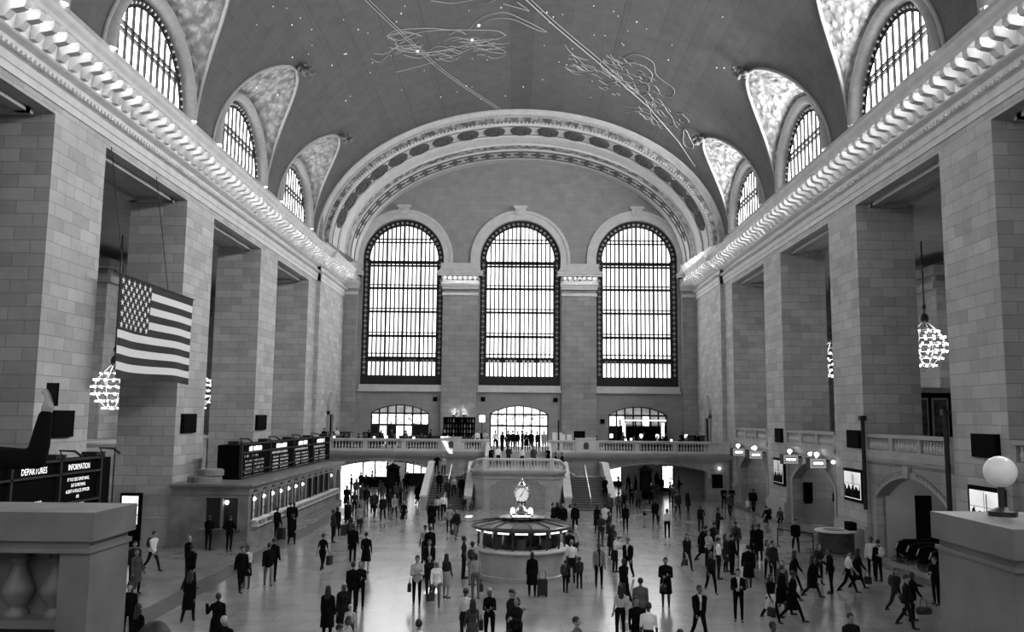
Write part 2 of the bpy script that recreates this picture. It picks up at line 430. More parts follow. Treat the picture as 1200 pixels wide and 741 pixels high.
    for i in range(30):
        t = PI * (i + .5) / 30
        gm.ball((xw - s * .08, yc + (RW - .25) * math.cos(t), ZS + (RH - .25) * math.sin(t)), .1, 6, 4)
    gm.build('border_studs', M['studs'], f)
    l_ = area('clerestory_daylight', (s * 18.12, yc, ZS + 2.2), (-s, 0, 0), 7.4, 3.5, (L_CL if s < 0 else L_CR) * PI * 20.5); l_.data.shape = 'ELLIPSE'
CLEARP = {2: ((1.9, 3.2, 2.2, 3.0),), 4: ((-3.9, -2.9, 2.2, 2.7),), 6: ((.3, 1.7, 2.4, 3.0),), 8: ((.3, 1.7, 2.3, 2.9), (.8, 1.6, 3.2, 3.7))}  # clear gaps added and shaped to drop sun patches on floor and balcony
mats_dark = mat('dark_foliage', .12, .8)  # finial foliage in one even dark tone
M['studs'] = mat('iron_studs', .35, .35, metal=.5)
idx = 0
for yc in BAYS:
    for s in (-1, 1):
        clerestory(s, yc, idx); idx += 1
# ---------------------------------------------------------------- arched-wall builder
def arch_top(u, op):
    uc, hw, vb, vs, rise = op
    d = (u - uc) / hw
    d = max(-1, min(1, d))
    if rise < hw * .95:
        rad = (hw * hw + rise * rise) / (2 * rise)
        return vs - (rad - rise) + math.sqrt(max(rad * rad - (d * hw) ** 2, 0))
    return vs + rise * math.sqrt(max(0, 1 - d * d))
def arch_us(op, n=24):
    uc, hw, *_ = op
    return [uc - hw * math.cos(PI * i / n) for i in range(n + 1)]
def arch_wall(mb, mp, u0, u1, v0, v1, ops, depth, n=24):
    """mp(u, v, d): wall coordinates to world; ops: (uc, halfwidth, vbottom, vspring, rise)"""
    u = u0
    for op in sorted(ops):
        uc, hw, vb, vs, rise = op
        if uc - hw > u + 1e-4: mb.quad(mp(u, v0, 0), mp(uc - hw, v0, 0), mp(uc - hw, v1, 0), mp(u, v1, 0))
        if vb > v0 + 1e-4: mb.quad(mp(uc - hw, v0, 0), mp(uc + hw, v0, 0), mp(uc + hw, vb, 0), mp(uc - hw, vb, 0)); mb.quad(mp(uc - hw, vb, 0), mp(uc + hw, vb, 0), mp(uc + hw, vb, depth), mp(uc - hw, vb, depth))
        us = arch_us(op, n)
        for a, b in zip(us, us[1:]):
            ha, hb = arch_top(a, op), arch_top(b, op)
            mb.quad(mp(a, ha, 0), mp(b, hb, 0), mp(b, v1, 0), mp(a, v1, 0))
            mb.quad(mp(a, ha, 0), mp(b, hb, 0), mp(b, hb, depth), mp(a, ha, depth))
        for e in (uc - hw, uc + hw):
            mb.quad(mp(e, vb, 0), mp(e, arch_top(e, op), 0), mp(e, arch_top(e, op), depth), mp(e, vb, depth))
        u = uc + hw
    if u1 > u + 1e-4: mb.quad(mp(u, v0, 0), mp(u1, v0, 0), mp(u1, v1, 0), mp(u, v1, 0))
    return mb
def arch_pane(mb, mp, op, d, n=24):
    us = arch_us(op, n)
    for a, b in zip(us, us[1:]):
        mb.quad(mp(a, op[2], d), mp(b, op[2], d), mp(b, arch_top(b, op), d), mp(a, arch_top(a, op), d))
def arch_band(mb, mp, op, off0, off1, d0, d1, n=32):
    """raised band following the arch between two radial offsets"""
    uc, hw, vb, vs, rise = op
    A = (uc, hw + off0, vb, vs, rise + off0); B = (uc, hw + off1, vb, vs, rise + off1)
    pa = [(uc - (hw + off0), vb)] + [(u, arch_top(u, A)) for u in arch_us(A, n)] + [(uc + hw + off0, vb)]
    pb = [(uc - (hw + off1), vb)] + [(u, arch_top(u, B)) for u in arch_us(B, n)] + [(uc + hw + off1, vb)]
    for i in range(len(pa) - 1):
        a, b, c_, d_ = pa[i], pa[i + 1], pb[i + 1], pb[i]
        mb.quad(mp(*a, d1), mp(*b, d1), mp(*c_, d1), mp(*d_, d1))
        mb.quad(mp(*a, d0), mp(*b, d0), mp(*b, d1), mp(*a, d1)); mb.quad(mp(*d_, d0), mp(*c_, d0), mp(*c_, d1), mp(*d_, d1))
# ---------------------------------------------------------------- far wall
mpF = lambda u, v, d: (u, FAR + d, v)
GW = [(-12.03, 4.15, 10.1, 23.05, 4.15), (0.03, 4.12, 10.1, 23.05, 4.12), (12.0, 4.15, 10.1, 23.05, 4.15)]
LOWA = [(-12.03, 2.96, 4.0, 7.25, .85), (.03, 2.96, 4.0, 7.25, .85), (12.0, 2.96, 4.0, 7.25, .85)]
w = MB()
arch_wall(w, mpF, -END - .5, END + .5, 9.0, 36.5, GW, 1.6, 40)
arch_wall(w, mpF, -END - .5, END + .5, 4.0, 9.0, LOWA, .9, 24)
w.box(-END - .5, END + .5, FAR, FAR + .6, 3.5, 4.0)
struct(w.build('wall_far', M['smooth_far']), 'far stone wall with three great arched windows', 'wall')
# mouldings: band under windows, archivolts, keystones, pilasters and capitals
def capital(mb, x0, x1, y):
    for d, z0, z1 in ((.12, 19.2, 19.5), (.2, 19.85, 20.1), (.3, 20.1, 20.3), (.42, 20.3, 20.5), (.95, 21.1, 21.35), (1.05, 21.35, 21.6), (.5, 21.6, 22.0), (.38, 22.0, 22.5)):
        mb.box(x0 - d * .5, x1 + d * .5, y - d, y + .3, z0, z1)
    mb.box(x0 - .12, x1 + .12, y - .3, y + .3, 20.5, 21.1)
    n = int((x1 - x0) / .5)
    for i in range(n + 1):
        x = x0 + (x1 - x0) * i / n; mb.box(x - .07, x + .07, y - .9, y - .3, 20.75, 21.1)
    k = int((x1 - x0 + .8) / .3)
    for i in range(k):
        x = x0 - .35 + .3 * i; mb.box(x, x + .16, y - .62, y - .5, 21.65, 21.85)
pil = [(-7.84, -4.28), (4.32, 7.8), (-END - .1, -16.55), (16.5, END + .1)]
tn = [3]
PN = ['pilaster left of the middle window', 'pilaster right of the middle window', 'left corner pilaster', 'right corner pilaster']
for i, (x0, x1) in enumerate(pil):
    pm = MB(); y = FAR - .5
    pm.box(x0, x1, y, FAR + .2, 4.0, 20.0); pm.box(x0 + .3, x1 - .3, y - .06, FAR, 10.3, 18.9)
    capital(pm, x0, x1, y)
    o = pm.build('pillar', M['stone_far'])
    struct(o, ['pilaster between left and middle great windows', 'pilaster between middle and right great windows', 'corner pilaster at the far left of the end wall', 'corner pilaster at the far right of the end wall'][i], 'pilaster')
    cp = MB(); capital(cp, x0 + .001, x1 - .001, y - .012); cp.build('capital', M['trimstone'], o)
    nb = 7 if i < 2 else 3
    for q in range(nb):
        x = x0 + (x1 - x0) * (q + .5) / nb
        bulb(x, y - .72, 20.96, 'bare bulb under the capital of the ' + PN[i], 'bulbs of the ' + PN[i])
for op in GW:
    tm = MB(); arch_band(tm, mpF, (op[0], op[1], 21.9, op[3], op[4]), .05, .95, 0, -.18, 40); arch_band(tm, mpF, (op[0], op[1], 21.9, op[3], op[4]), .7, 1.0, 0, -.3, 40)
    tm.prism([(op[0] - .45, 27.6), (op[0] + .45, 27.6), (op[0] + .55, 28.35), (op[0] - .55, 28.35)], 'y', FAR - .55, FAR)
    tm.box(op[0] - .7, op[0] + .7, FAR - .7, FAR, 28.35, 28.6); tm.ball((op[0], FAR - .55, 28.0), (.33, .2, .3), 8, 6)
    tm.box(op[0] - 4.2, op[0] + 4.2, FAR - .2, FAR + 1, 9.55, 10.1); tm.box(op[0] - 4.3, op[0] + 4.3, FAR - .35, FAR, 9.4, 9.6)
    struct(tm.build('trim_%d' % tn[0], M['trimstone']), 'moulded stone surround with keystone of a great window', 'window surround'); tn[0] += 1
# great windows
for wi, op in enumerate(GW):
    uc, hw, vb, vs, rise = op
    wn[0] += 1
    f = MB(); d = .55
    def bar(x0, x1, z0, z1, th=.14): f.box(x0, x1, FAR + d - th / 2, FAR + d + th / 2, z0, z1)
    ih = hw - .62
    inner = (uc, ih, vb + 1.0, vs, ih)
    bar(uc - hw, uc + hw, vb, vb + .95, .5)
    nz = 16
    for i in range(nz + 1):
        x = uc - ih + 2 * ih * i / nz; t = .07 if i % 4 else .1
        bar(x - t, x + t, vb + .9, arch_top(x, inner) if 0 < i < nz else vs)
    for z, t in ((12.85, .16), (13.3, .07), (15.1, .16), (15.45, .07), (17.6, .13), (17.95, .07), (20.05, .15), (20.4, .07), (22.4, .13), (22.75, .22), (24.85, .09), (25.2, .07)):
        h = ih if z < vs else math.sqrt(max(ih * ih - (z - vs) ** 2, .1))
        bar(uc - h, uc + h, z - t / 1.25, z + t / 1.25)
    for i in range(nz):                     # ornament row near the foot
        x = uc - ih + 2 * ih * (i + .5) / nz
        f.lathe([(0.13, -.05), (.13, .05)], 0, 0, 8) if False else f.box(x - .13, x + .13, FAR + d - .08, FAR + d + .08, 12.45, 12.72)
    o = f.build('window_%d' % wn[0], M['iron'])
    struct(o, ['left', 'middle', 'right'][wi] + ' great arched window in the far wall', 'window')
    bd = MB(); arch_band(bd, mpF, (uc, ih, vb, vs, ih), 0, .62, d + .1, d - .1, 40); bd.build('ornate_border', M['iron'], o)
    st = MB()
    nst = 22
    for i in range(nst):
        z = vb + 1.2 + (vs - vb - 1.2) * i / nst
        for sg in (-1, 1): 
            q = Vector((uc + sg * (ih + .31), FAR + d - .14, z)); st.ball(q, (.17, .08, .15), 6, 4)
            st.ball(q + Vector((0, 0, .26)), (.07, .05, .07), 6, 4)
    for i in range(24):
        t = PI * (i + .5) / 24; st.ball((uc + (ih + .31) * math.cos(t), FAR + d - .14, vs + (ih + .31) * math.sin(t)), (.15, .08, .15), 6, 4)
    st.build('border_studs', M['studs'], o)
    area('window_daylight', (uc, FAR + .2, 18.2), (0, -1, 0), 7.0, 15.5, L_FAR * PI * 108)
    pn = MB(); arch_pane(pn, mpF, (uc, hw, vb, vs, rise), d + .25); pn.build('pane', M['pane'], o)
# lower arched doors of the balcony
for wi, op in enumerate(LOWA):
    uc, hw, vb, vs, rise = op; wn[0] += 1
    f = MB(); d = .45
    for i in range(8):
        x = uc - hw + 2 * hw * i / 7; f.box(x - .07, x + .07, FAR + d - .1, FAR + d + .1, vb, arch_top(x, op))
    for z, t in ((6.05, .1), (7.2, .09)): f.box(uc - hw, uc + hw, FAR + d - .1, FAR + d + .1, z - t, z + t)
    arch_band(f, mpF, (uc, hw - .14, vb, vs, rise - .1), 0, .14, d + .1, d - .12)
    o = f.build('door_%d' % (wi + 1), M['iron']); struct(o, ['left', 'middle', 'right'][wi] + ' glazed arched doorway at the back of the balcony', 'doorway')
    pa = MB()
    for i in range(7):
        xa = uc - hw + 2 * hw * i / 7; xb = xa + 2 * hw / 7
        for lo, hi, k in ((vb, 6.05, 0), (6.05, 7.2, 1)):
            pa.mi = 1 if wi == 1 else ((3 if i in (1, 3, 4) else 0) if wi == 0 else 0) if k == 0 else (1 if wi == 0 or i in (0, 1, 4) else 4)
            pa.quad((xa, FAR + d + .2, lo), (xb, FAR + d + .2, lo), (xb, FAR + d + .2, hi), (xa, FAR + d + .2, hi))
        pa.mi = 4 if wi != 1 else 2
        pa.quad((xa, FAR + d + .2, 7.2), (xb, FAR + d + .2, 7.2), (xb, FAR + d + .2, arch_top(xb, op)), (xa, FAR + d + .2, arch_top(xa, op)))
    pa.build('pane', [M['glass'] if wi != 1 else M['shop'], M['shop'], M['shopdim'], M['shopdim'], M['dimpane']], o)
# sconces above the balcony
# ---------------------------------------------------------------- the great end arch (ribbed soffit)
def eph(k, n): return PI * k / n
ARC = [(76.55, -.5), (76.55, .25), (76.9, .5), (77.15, .62), (77.15, .8), (77.3, .86), (77.3, 1.6), (77.5, 1.66), (77.6, 1.9), (80.4, 1.95), (80.5, 2.15), (82.4, 2.2), (82.55, 2.45), (83.6, 2.5), (83.7, 2.7), (86.0, 2.75), (86.1, 2.9), (FAR + .1, 2.95)]
ARC = [(y, .62 * o_) for y, o_ in ARC]
MATI = [0, 0, 0, 0, 0, 0, 1, 0, 0, 0, 0, 0, 1, 0, 0, 2, 0]
a = MB(); n = 96
for j in range(len(ARC) - 1):
    a.mi = [0, 0, 0, 0, 0, 1, 1, 0, 0, 0, 0, 0, 1, 0, 0, 0, 0][j]
    rows = []
    for y, off in (ARC[j], ARC[j + 1]):
        rows.append([((VA - off) * math.cos(PI * k / n), y, VZ + (VB - off) * math.sin(PI * k / n)) for k in range(n + 1)])
    a.grid(rows)
a.mi = 0
for k in range(150):                      # dentils along the face
    t = PI * (k + .5) / 150
    for off, r_ in ((.5, .07), (1.08, .06)):
        a.ball(((VA - off) * math.cos(t), 77.1, VZ + (VB - off) * math.sin(t)), (.1, .12, .1), 5, 4)
end_arch = struct(a.build('trim_10', [M['trimstone'], M['carved']], smooth=False), 'great moulded end arch in front of the far wall', 'arch')
ros = MB(); ros.lathe([(.0, -.16), (.16, -.2), (.22, -.1), (.34, -.08), (.4, -.16), (.62, -.14), (.74, -.05), (.78, -.16), (.86, -.16), (.9, 0)], n=14)
for k in range(8):
    t = 2 * PI * k / 8; ros.ball((.48 * math.cos(t), .48 * math.sin(t), -.16), (.13, .13, .08), 6, 4)
rme = ros.mesh('rosette', mat('soffit_rosette', .07, .7), True)
bs = MB(); bs.ball((0, 0, 0), (.42, .5, .14), 8, 4); bs.ball((.5, 0, 0), (.22, .22, .1), 6, 4); bs.ball((-.5, 0, 0), (.22, .22, .1), 6, 4); bs.ball((0, .5, 0), (.2, .25, .1), 6, 4); bs.ball((0, -.5, 0), (.2, .25, .1), 6, 4)
bme = bs.mesh('boss', mat('soffit_boss', .1, .7), True)
for (yy, off, nn, me, nm) in ((79.0, 1.21, 19, rme, 'rosette'), (84.9, 1.72, 27, bme, 'boss')):
    for k in range(nn):
        t = R(14) + (PI - R(28)) * k / (nn - 1)
        x, z = (VA - off) * math.cos(t), VZ + (VB - off) * math.sin(t)
        nx, nz_ = -math.cos(t) / (VA - off), -math.sin(t) / (VB - off)
        ang = math.atan2(nx, nz_)
        o = link(nm, me, end_arch, (x, yy, z)); o.rotation_euler = (0, ang + (PI if nm == 'rosette' else 0), 0)
        if nm == 'rosette': o.scale = (1.15, 1.25, 1)
bd = MB()
for yy0, yy1, off in ((83.9, 84.05, 1.72), (85.75, 85.9, 1.72), (77.85, 77.95, 1.19), (80.1, 80.2, 1.2)):
    rows = [[((VA - off) * math.cos(PI * k / n), y, VZ + (VB - off) * math.sin(PI * k / n)) for k in range(n + 1)] for y, off in ((yy0, off - .02), (yy0, off + .05), (yy1, off + .05), (yy1, off - .02))]
    bd.grid(rows)
bd.build('soffit_fillets', mat('dark_fillet', .12, .7), end_arch)
# ---------------------------------------------------------------- east wall (behind the photographer) with its daylit windows
w = MB(); w.box(-WB, WB, EAST - .5, EAST, 0, 36)
struct(w.build('wall_east', M['stone']), 'stone end wall behind the camera', 'wall')
for x in (-12, 0, 12):
    wn[0] += 1
    e = MB(); op = (x, 4.1, 10.1, 23.0, 4.1); mpE = lambda u, v, d: (u, EAST + d, v)
    arch_band(e, mpE, (x, 4.1, 10.1, 23.0, 4.1), 0, .4, 0, .2); 
    for i in range(9): e.box(x - 4 + i - .05, x - 4 + i + .05, EAST + .06, EAST + .2, 10.1, arch_top(x - 4 + i, op))
    o = e.build('window_%d' % wn[0], M['iron']); struct(o, 'great arched window in the end wall behind the camera', 'window')
    area('window_daylight', (x, EAST + .5, 18.0), (0, 1, 0), 7.4, 15.5, L_EAST * PI * 115)
    q = MB(); arch_pane(q, mpE, op, .05); q.build('pane', M['epane'], o)
# ---------------------------------------------------------------- side passages behind the piers
for s, nm in ((-1, 'left'), (1, 'right')):
    w = MB(); xo = s * 31
    xa, xb = sorted((xo, xo + s * .4)); w.box(xa, xb, EAST, FAR, 0, 19)
    for y0, y1 in PIERS:
        xa, xb = sorted((xo, xo - s * 2.2)); w.box(xa, xb, y0 - .6, y1 + .6, 0, 17)
        xa, xb = sorted((xo, xo - s * 2.6)); w.box(xa, xb, y0 - 1, y1 + 1, 16.0, 16.5); w.box(xa, xb, y0 - 1.2, y1 + 1.2, 17, 17.6)
    xa, xb = sorted((s * WB, s * 31.4)); w.box(xa, xb, FAR - 3, FAR, 0, 19); w.box(xa, xb, EAST - .4, EAST, 0, 19)
    struct(w.build('wall_outer_' + nm, M['stone']), 'outer wall of the %s passage' % nm, 'wall')
    cc = MB(); xa, xb = sorted((s * (W + .05), s * 31.4)); cc.box(xa, xb, EAST, FAR, 18.6, 18.9)
    for yc in BAYS:                          # coffer frames seen from below
        for q in (0, 1):
            xa, xb = sorted((s * 18.9 + s * q * 1.9, s * 18.9 + s * q * 1.9 + s * .5))
            cc.box(xa, xb, yc - 4.2, yc + 4.2, 18.35, 18.6)
        xa, xb = sorted((s * 18.9, s * 21.3)); cc.box(xa, xb, yc - 4.4, yc - 3.9, 18.35, 18.6); cc.box(xa, xb, yc + 3.9, yc + 4.4, 18.35, 18.6)
    struct(cc.build('ceiling_passage_' + nm, M['plain']), 'coffered ceiling of the %s passage' % nm, 'ceiling')
    for i, yc in enumerate(BAYS):            # tall dark iron windows of the outer wall
        wn[0] += 1; f = MB(); xf = s * 30.85
        for k in range(5): 
            y = yc - 3.2 + 1.6 * k; xa, xb = sorted((xf, xf - s * .15)); f.box(xa, xb, y - .09, y + .09, 6.2, 16)
        for z in (6.2, 8.5, 11, 13.5, 16): xa, xb = sorted((xf, xf - s * .15)); f.box(xa, xb, yc - 3.2, yc + 3.2, z - .12, z + .12)
        o = f.build('window_%d' % wn[0], M['iron']); struct(o, 'tall dark iron window in the outer wall of the %s passage' % nm, 'window')
        g = MB(); g.quad((xf + s * .05, yc - 3.2, 6.2), (xf + s * .05, yc + 3.2, 6.2), (xf + s * .05, yc + 3.2, 16), (xf + s * .05, yc - 3.2, 16)); g.build('pane', M['glass'], o)
# ---------------------------------------------------------------- lettering helpers
def text_geo(s, size):
    cu = bpy.data.curves.new('t', 'FONT'); cu.body = s; cu.size = size; cu.resolution_u = 2
    o = bpy.data.objects.new('t', cu); col.objects.link(o); dg = bpy.context.evaluated_depsgraph_get()
    me = bpy.data.meshes.new_from_object(o.evaluated_get(dg)); bpy.data.objects.remove(o); bpy.data.curves.remove(cu)
    vs = [tuple(v.co) for v in me.vertices]; fs = [tuple(p.vertices) for p in me.polygons]; bpy.data.meshes.remove(me)
    x0 = min(v[0] for v in vs); x1 = max(v[0] for v in vs)
    return [(v[0] - (x0 + x1) / 2, v[1]) for v in vs], fs, x1 - x0
def letters(mb, s, size, mp, width=None):
    vs, fs, w = text_geo(s, size); k = (width / w) if width else 1
    mb.add([tuple(mp(x * k, y)) for x, y in vs], fs)
def marks(mb, u0, u1, v, h, mp, seed, dens=.75):
    """a line of small lettering too far away to read: irregular upright strokes"""
    r_ = random.Random(seed); u = u0
    while u < u1:
        w = r_.uniform(.25, .6) * h
        if r_.random() < dens:
            mb.quad(mp(u, v), mp(u + w, v), mp(u + w, v + h * r_.uniform(.75, 1)), mp(u, v + h * r_.uniform(.75, 1)))
        u += w + h * .12
# ---------------------------------------------------------------- balustrades
def baluster_mesh(h, r=.085):
    b = MB(); p = [(.7, 0), (.7, .07), (.5, .09), (.55, .14), (.95, .3), (1.0, .38), (.8, .5), (.48, .68), (.42, .78), (.6, .82), (.6, .86), (.45, .88), (.7, .93), (.7, 1.0)]
    b.lathe([(a * r, z * h) for a, z in p], n=10); return b.mesh('baluster', M['trimstone'], True)
BMESH = baluster_mesh(.62); BSIDE = baluster_mesh(.55, .1)
# west balcony: slab, front wall with two flat arches
BY = 74.5; BZ = 4.0
w = MB(); w.box(-END, -2.45, BY, FAR, 3.55, BZ); w.box(2.45, END, BY, FAR, 3.55, BZ); w.box(-2.45, 2.45, 74.6, FAR, 3.55, BZ)
struct(w.build('floor_balcony', M['plain']), 'floor slab of the far balcony', 'floor')
w = MB(); mpB = lambda u, v, d: (u, BY + d, v)
AR = [(-11.55, 4.0, 0, 2.45, .62), (11.75, 4.3, 0, 2.45, .62)]
arch_wall(w, mpB, -END, END, 0, 3.6, AR, 1.0, 24)
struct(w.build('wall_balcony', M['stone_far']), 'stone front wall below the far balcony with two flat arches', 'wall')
t = MB()
for d, z0, z1 in ((.12, 3.35, 3.5), (.3, 3.5, 3.62), (.42, 3.62, 3.8), (.5, 3.8, 3.98)):
    t.box(-END, -2.45, BY - d, BY + .2, z0, z1); t.box(2.45, END, BY - d, BY + .2, z0, z1); t.box(-2.45, 2.45, BY - d * .1, BY + .05, z0, z1 - .02)
for op in AR:
    arch_band(t, mpB, (op[0], op[1], 1.9, op[3], op[4]), 0, .3, 0, -.06)
    t.prism([(op[0] - .2, 3.0), (op[0] + .2, 3.0), (op[0] + .28, 3.4), (op[0] - .28, 3.4)], 'y', BY - .16, BY)
struct(t.build('trim_11', M['plain']), 'moulding and arch bands on the balcony front', 'moulding')
# inscriptions
def arch_letters(mb, s, uc, op, off, y, size, width, center):
    rad = (op[1] ** 2 + op[4] ** 2) / (2 * op[4]) + off; cz = op[3] - (rad - off - op[4])
    def mp(x, v):
        th = (center + x) / rad; q = rad + v
        return (uc + q * math.sin(th), y, cz + q * math.cos(th))
    letters(mb, s, size, mp, width)
t = MB(); arch_letters(t, 'TICKET MACHINES', AR[1][0], AR[1], .08, BY - .075, .3, 2.9, -2.0); arch_letters(t, 'TRACKS 11 TO 42', AR[1][0], AR[1], .08, BY - .075, .3, 2.6, 2.0)
for sg in (-1, 1):
    rad = 12
    marks(t, AR[0][0] + sg * 1.8 - 1.3, AR[0][0] + sg * 1.8 + 1.3, 3.06, .17, lambda u, v: (u, BY - .075, v - .022 * (u - AR[0][0]) ** 2), 5 + sg)
struct(t.build('trim_12', M['inscr']), 'lettering cut over the balcony arches', 'inscription')
def balustrade(name, x0, x1, spans, peds, label):
    e = empty(name, ((x0 + x1) / 2, BY - .1, BZ - .02), 0, label, 'balustrade'); cx = (x0 + x1) / 2
    L = lambda x: x - cx
    b = MB(); b.box(L(x0), L(x1), -.2, .25, 0, .16); b.build('plinth', M['trimstone'], e)
    b = MB(); b.box(L(x0), L(x1), -.2, .27, .8, .9); b.box(L(x0) - .0, L(x1), -.27, .33, .9, 1.02); b.build('handrail', M['trimstone'], e)
    prev = x0; bl = MB()
    for a, c_, n_ in spans:
        bl = MB(); bl.box(L(prev), L(a), -.15, .2, .16, .8); prev = c_; bl.build('solid_panel', M['trimstone'], e)
        for i in range(n_): link('baluster', BMESH, e, (L(a + (c_ - a) * (i + .5) / n_), .02, .17))
    bl = MB(); bl.box(L(prev), L(x1), -.15, .2, .16, .8); bl.build('solid_panel', M['trimstone'], e)
    for a, c_ in peds:
        p = MB(); p.box(L(a), L(c_), -.32, .35, .02, 1.12); p.box(L(a) - .05, L(c_) + .05, -.37, .4, 1.12, 1.22)
        ped = p.build('pedestal', M['trimstone'], e)
        o = MB(); mx_ = L((a + c_) / 2); o.prism([(mx_ - .22, .3), (mx_ + .22, .3), (mx_ + .22, .72), (mx_ + .12, .86), (mx_ - .12, .86), (mx_ - .22, .72)], 'y', -.345, -.3)
        o.build('dark_niche', M['inscr'], ped)
    return e
balustrade('balustrade', -END, -2.5, [(-16.0, -13.3, 10), (-12.9, -10.0, 11), (-9.6, -6.9, 11), (-4.6, -3.2, 6)], [(-6.6, -4.9)], 'stone balustrade on the far balcony left of the stair gap')
balustrade('balustrade', 2.5, END, [(3.2, 4.6, 6), (6.9, 9.9, 12), (10.3, 13.2, 11), (13.5, 16.2, 11)], [(4.9, 6.6)], 'stone balustrade on the far balcony right of the stair gap')
# ---------------------------------------------------------------- double stair
STAIR = empty('staircase', (0, 66, 0), 0, 'double stone staircase with a balustraded central landing behind the clock', 'stairs')
def stair_half(s):
    nm = 'left' if s < 0 else 'right'
    root = empty('flight', (s * 5.4, -.6, 0)); root.parent = STAIR
    X = lambda x: s * x - s * 5.4
    def bx(mb, xa, xb, y0, y1, z0, z1): a, c_ = sorted((X(xa), X(xb))); mb.box(a, c_, y0 - 65.4, y1 - 65.4, z0, z1)
    st = MB(); n_ = 14; rise = 2.1 / n_; run = .42
    for i in range(n_):
        bx(st, 4.0, 6.9, 65.6 + i * run, 65.6 + (n_) * run, i * rise, (i + 1) * rise)
    for i in range(n_):
        bx(st, 4.0, 6.9, 65.6 + i * run - .04, 65.6 + i * run + .05, (i + 1) * rise - .04, (i + 1) * rise + .003)
    st.build('steps', mat('dark_step_stone', .12, .5, var=.2), root)  # steps in a darker tone than the landing
    ld = MB(); bx(ld, 3.47, 6.9, 65.6 + n_ * run, 74.45, 0, 2.1)
    for i in range(5): bx(ld, 3.47, 4.67 - i * .24, 71.5, 74.45, 2.1, 2.1 + (i + 1) * .15)
    ld.build('landing', M['plain'], root)
    for xa, xb, nm2 in ((6.9, 7.3, 'outer_parapet'), (3.5, 4.0, 'inner_parapet')):
        p = MB(); z0 = .95; z1 = 3.1; y0, y1 = 65.3, 71.4
        pts = [(y0 - 65.4, 0), (y0 - 65.4, z0), (y0 + .5 - 65.4, z0 + .05)] + [(y0 + .5 + (y1 - y0 - .5) * k / 8 - 65.4, z0 + .05 + (z1 - z0) * (k / 8) ** (1.0 if nm2[0] == 'o' else .85)) for k in range(1, 9)] + [(74.4 - 65.4, z1), (74.4 - 65.4, 0)]
        a, c_ = sorted((X(xa), X(xb))); p.prism(pts, 'x', a, c_)
        o = p.build(nm2, M['plain'], root)
        q = MB(); cap = [(y, z + .0) for y, z in pts[1:-1]]; a2, c2 = a - .06, c_ + .06
        q.prism(cap + [(y, z + .12) for y, z in reversed(cap)], 'x', a2, c2); q.build('coping', M['trimstone'], o)
    h = MB(); h.tube([(X(5.45), 65.7 - 65.4, 0), (X(5.45), .3, .95), (X(5.45), .35 + n_ * run, 3.05), (X(5.45), .9 + n_ * run, 3.05), (X(5.45), .9 + n_ * run, 2.1)], .035, 8)
    h.tube([(X(5.45), 3.0, .95), (X(5.45), 3.0, 1.95)], .03, 6); h.build('centre_handrail', M['brass'], root)
    return root
stair_half(-1); stair_half(1)
root = STAIR
b = MB()
plan = [(-3.45, 72), (-3.45, 67.2), (-3.2, 66.4), (-2.6, 66.0), (2.6, 66.0), (3.2, 66.4), (3.45, 67.2), (3.45, 72), (2.6, 74.4), (-2.6, 74.4)]
b.prism([(x, y - 66) for x, y in plan], 'z', 0, 2.85); b.build('block', M['marble'], root)
b = MB()
for i, (off, z0, z1) in enumerate(((.1, 2.3, 2.42), (.16, 2.62, 2.75), (.24, 2.75, 2.9))):
    b.prism([(x * (1 + off / 3.4), y - 66 - (off if y < 67.3 else 0)) for x, y in plan], 'z', z0, z1)
op = (0, 2.05, 0, 1.75, .4); mpS = lambda u, v, d: (u, d - .0, v)
arch_band(b, mpS, op, 0, .07, 0, -.05); b.build('moulding', M['plain'], root)
b = MB(); arch_pane(b, mpS, op, -.015); b.build('arched_panel', mat('darker_marble_panel', .27, .3, var=.15), root)
b = MB()
for sg in (-1, 1): marks(b, sg * 1.1 - .55, sg * 1.1 + .55, 2.0, .1, lambda u, v: (u, -.03, v + .16 - .09 * u * u), 30 + sg)
b.build('lettering', M['inscr'], root)
b = MB()
for i in range(8): b.box(-2.4, 2.4, 5.6 + i * .36, 8.5, 2.85 + i * .144, 2.85 + (i + 1) * .144)
b.build('upper_steps', M['plain'], root)
for sg in (-1, 1):
    p = MB(); a, c_ = sorted((sg * 2.45, sg * 2.75)); p.prism([(5.4, 2.85), (5.4, 3.75), (8.1, 4.8), (8.1, 2.85)], 'x', a, c_); p.build('upper_parapet', M['trimstone'], root)
b = MB(); b.box(-2.6, 2.6, -.22, .2, 2.88, 3.0); b.box(-2.65, 2.65, -.26, .24, 3.66, 3.82)
for x in (-2.5, 2.5): b.box(x - .18, x + .18, -.2, .18, 3.0, 3.66)
b.build('handrail', M['trimstone'], root)
bm6 = baluster_mesh(.64)
for i in range(19): link('baluster', bm6, root, (-2.2 + 4.4 * i / 18, 0, 3.01))
for sg in (-1, 1):
    b = MB(); pa = [(sg * 2.6, 0.0, 3.0), (sg * 3.05, .3, 2.92), (sg * 3.35, 1.0, 2.7), (sg * 3.62, 2.6, 2.25)]
    for dz, r_ in ((0, .11), (.74, .14)): b.tube([(x, y, z + dz) for x, y, z in pa], r_, 6)
    b.build('curved_rail', M['trimstone'], root)
    for k in range(5):
        f_ = (k + .6) / 5; q = Vector(pa[0]).lerp(Vector(pa[1]), min(1, f_ * 2)) if f_ < .5 else Vector(pa[1]).lerp(Vector(pa[2]), (f_ - .5) * 2)
        link('baluster', bm6, root, q + Vector((0, 0, .04)))
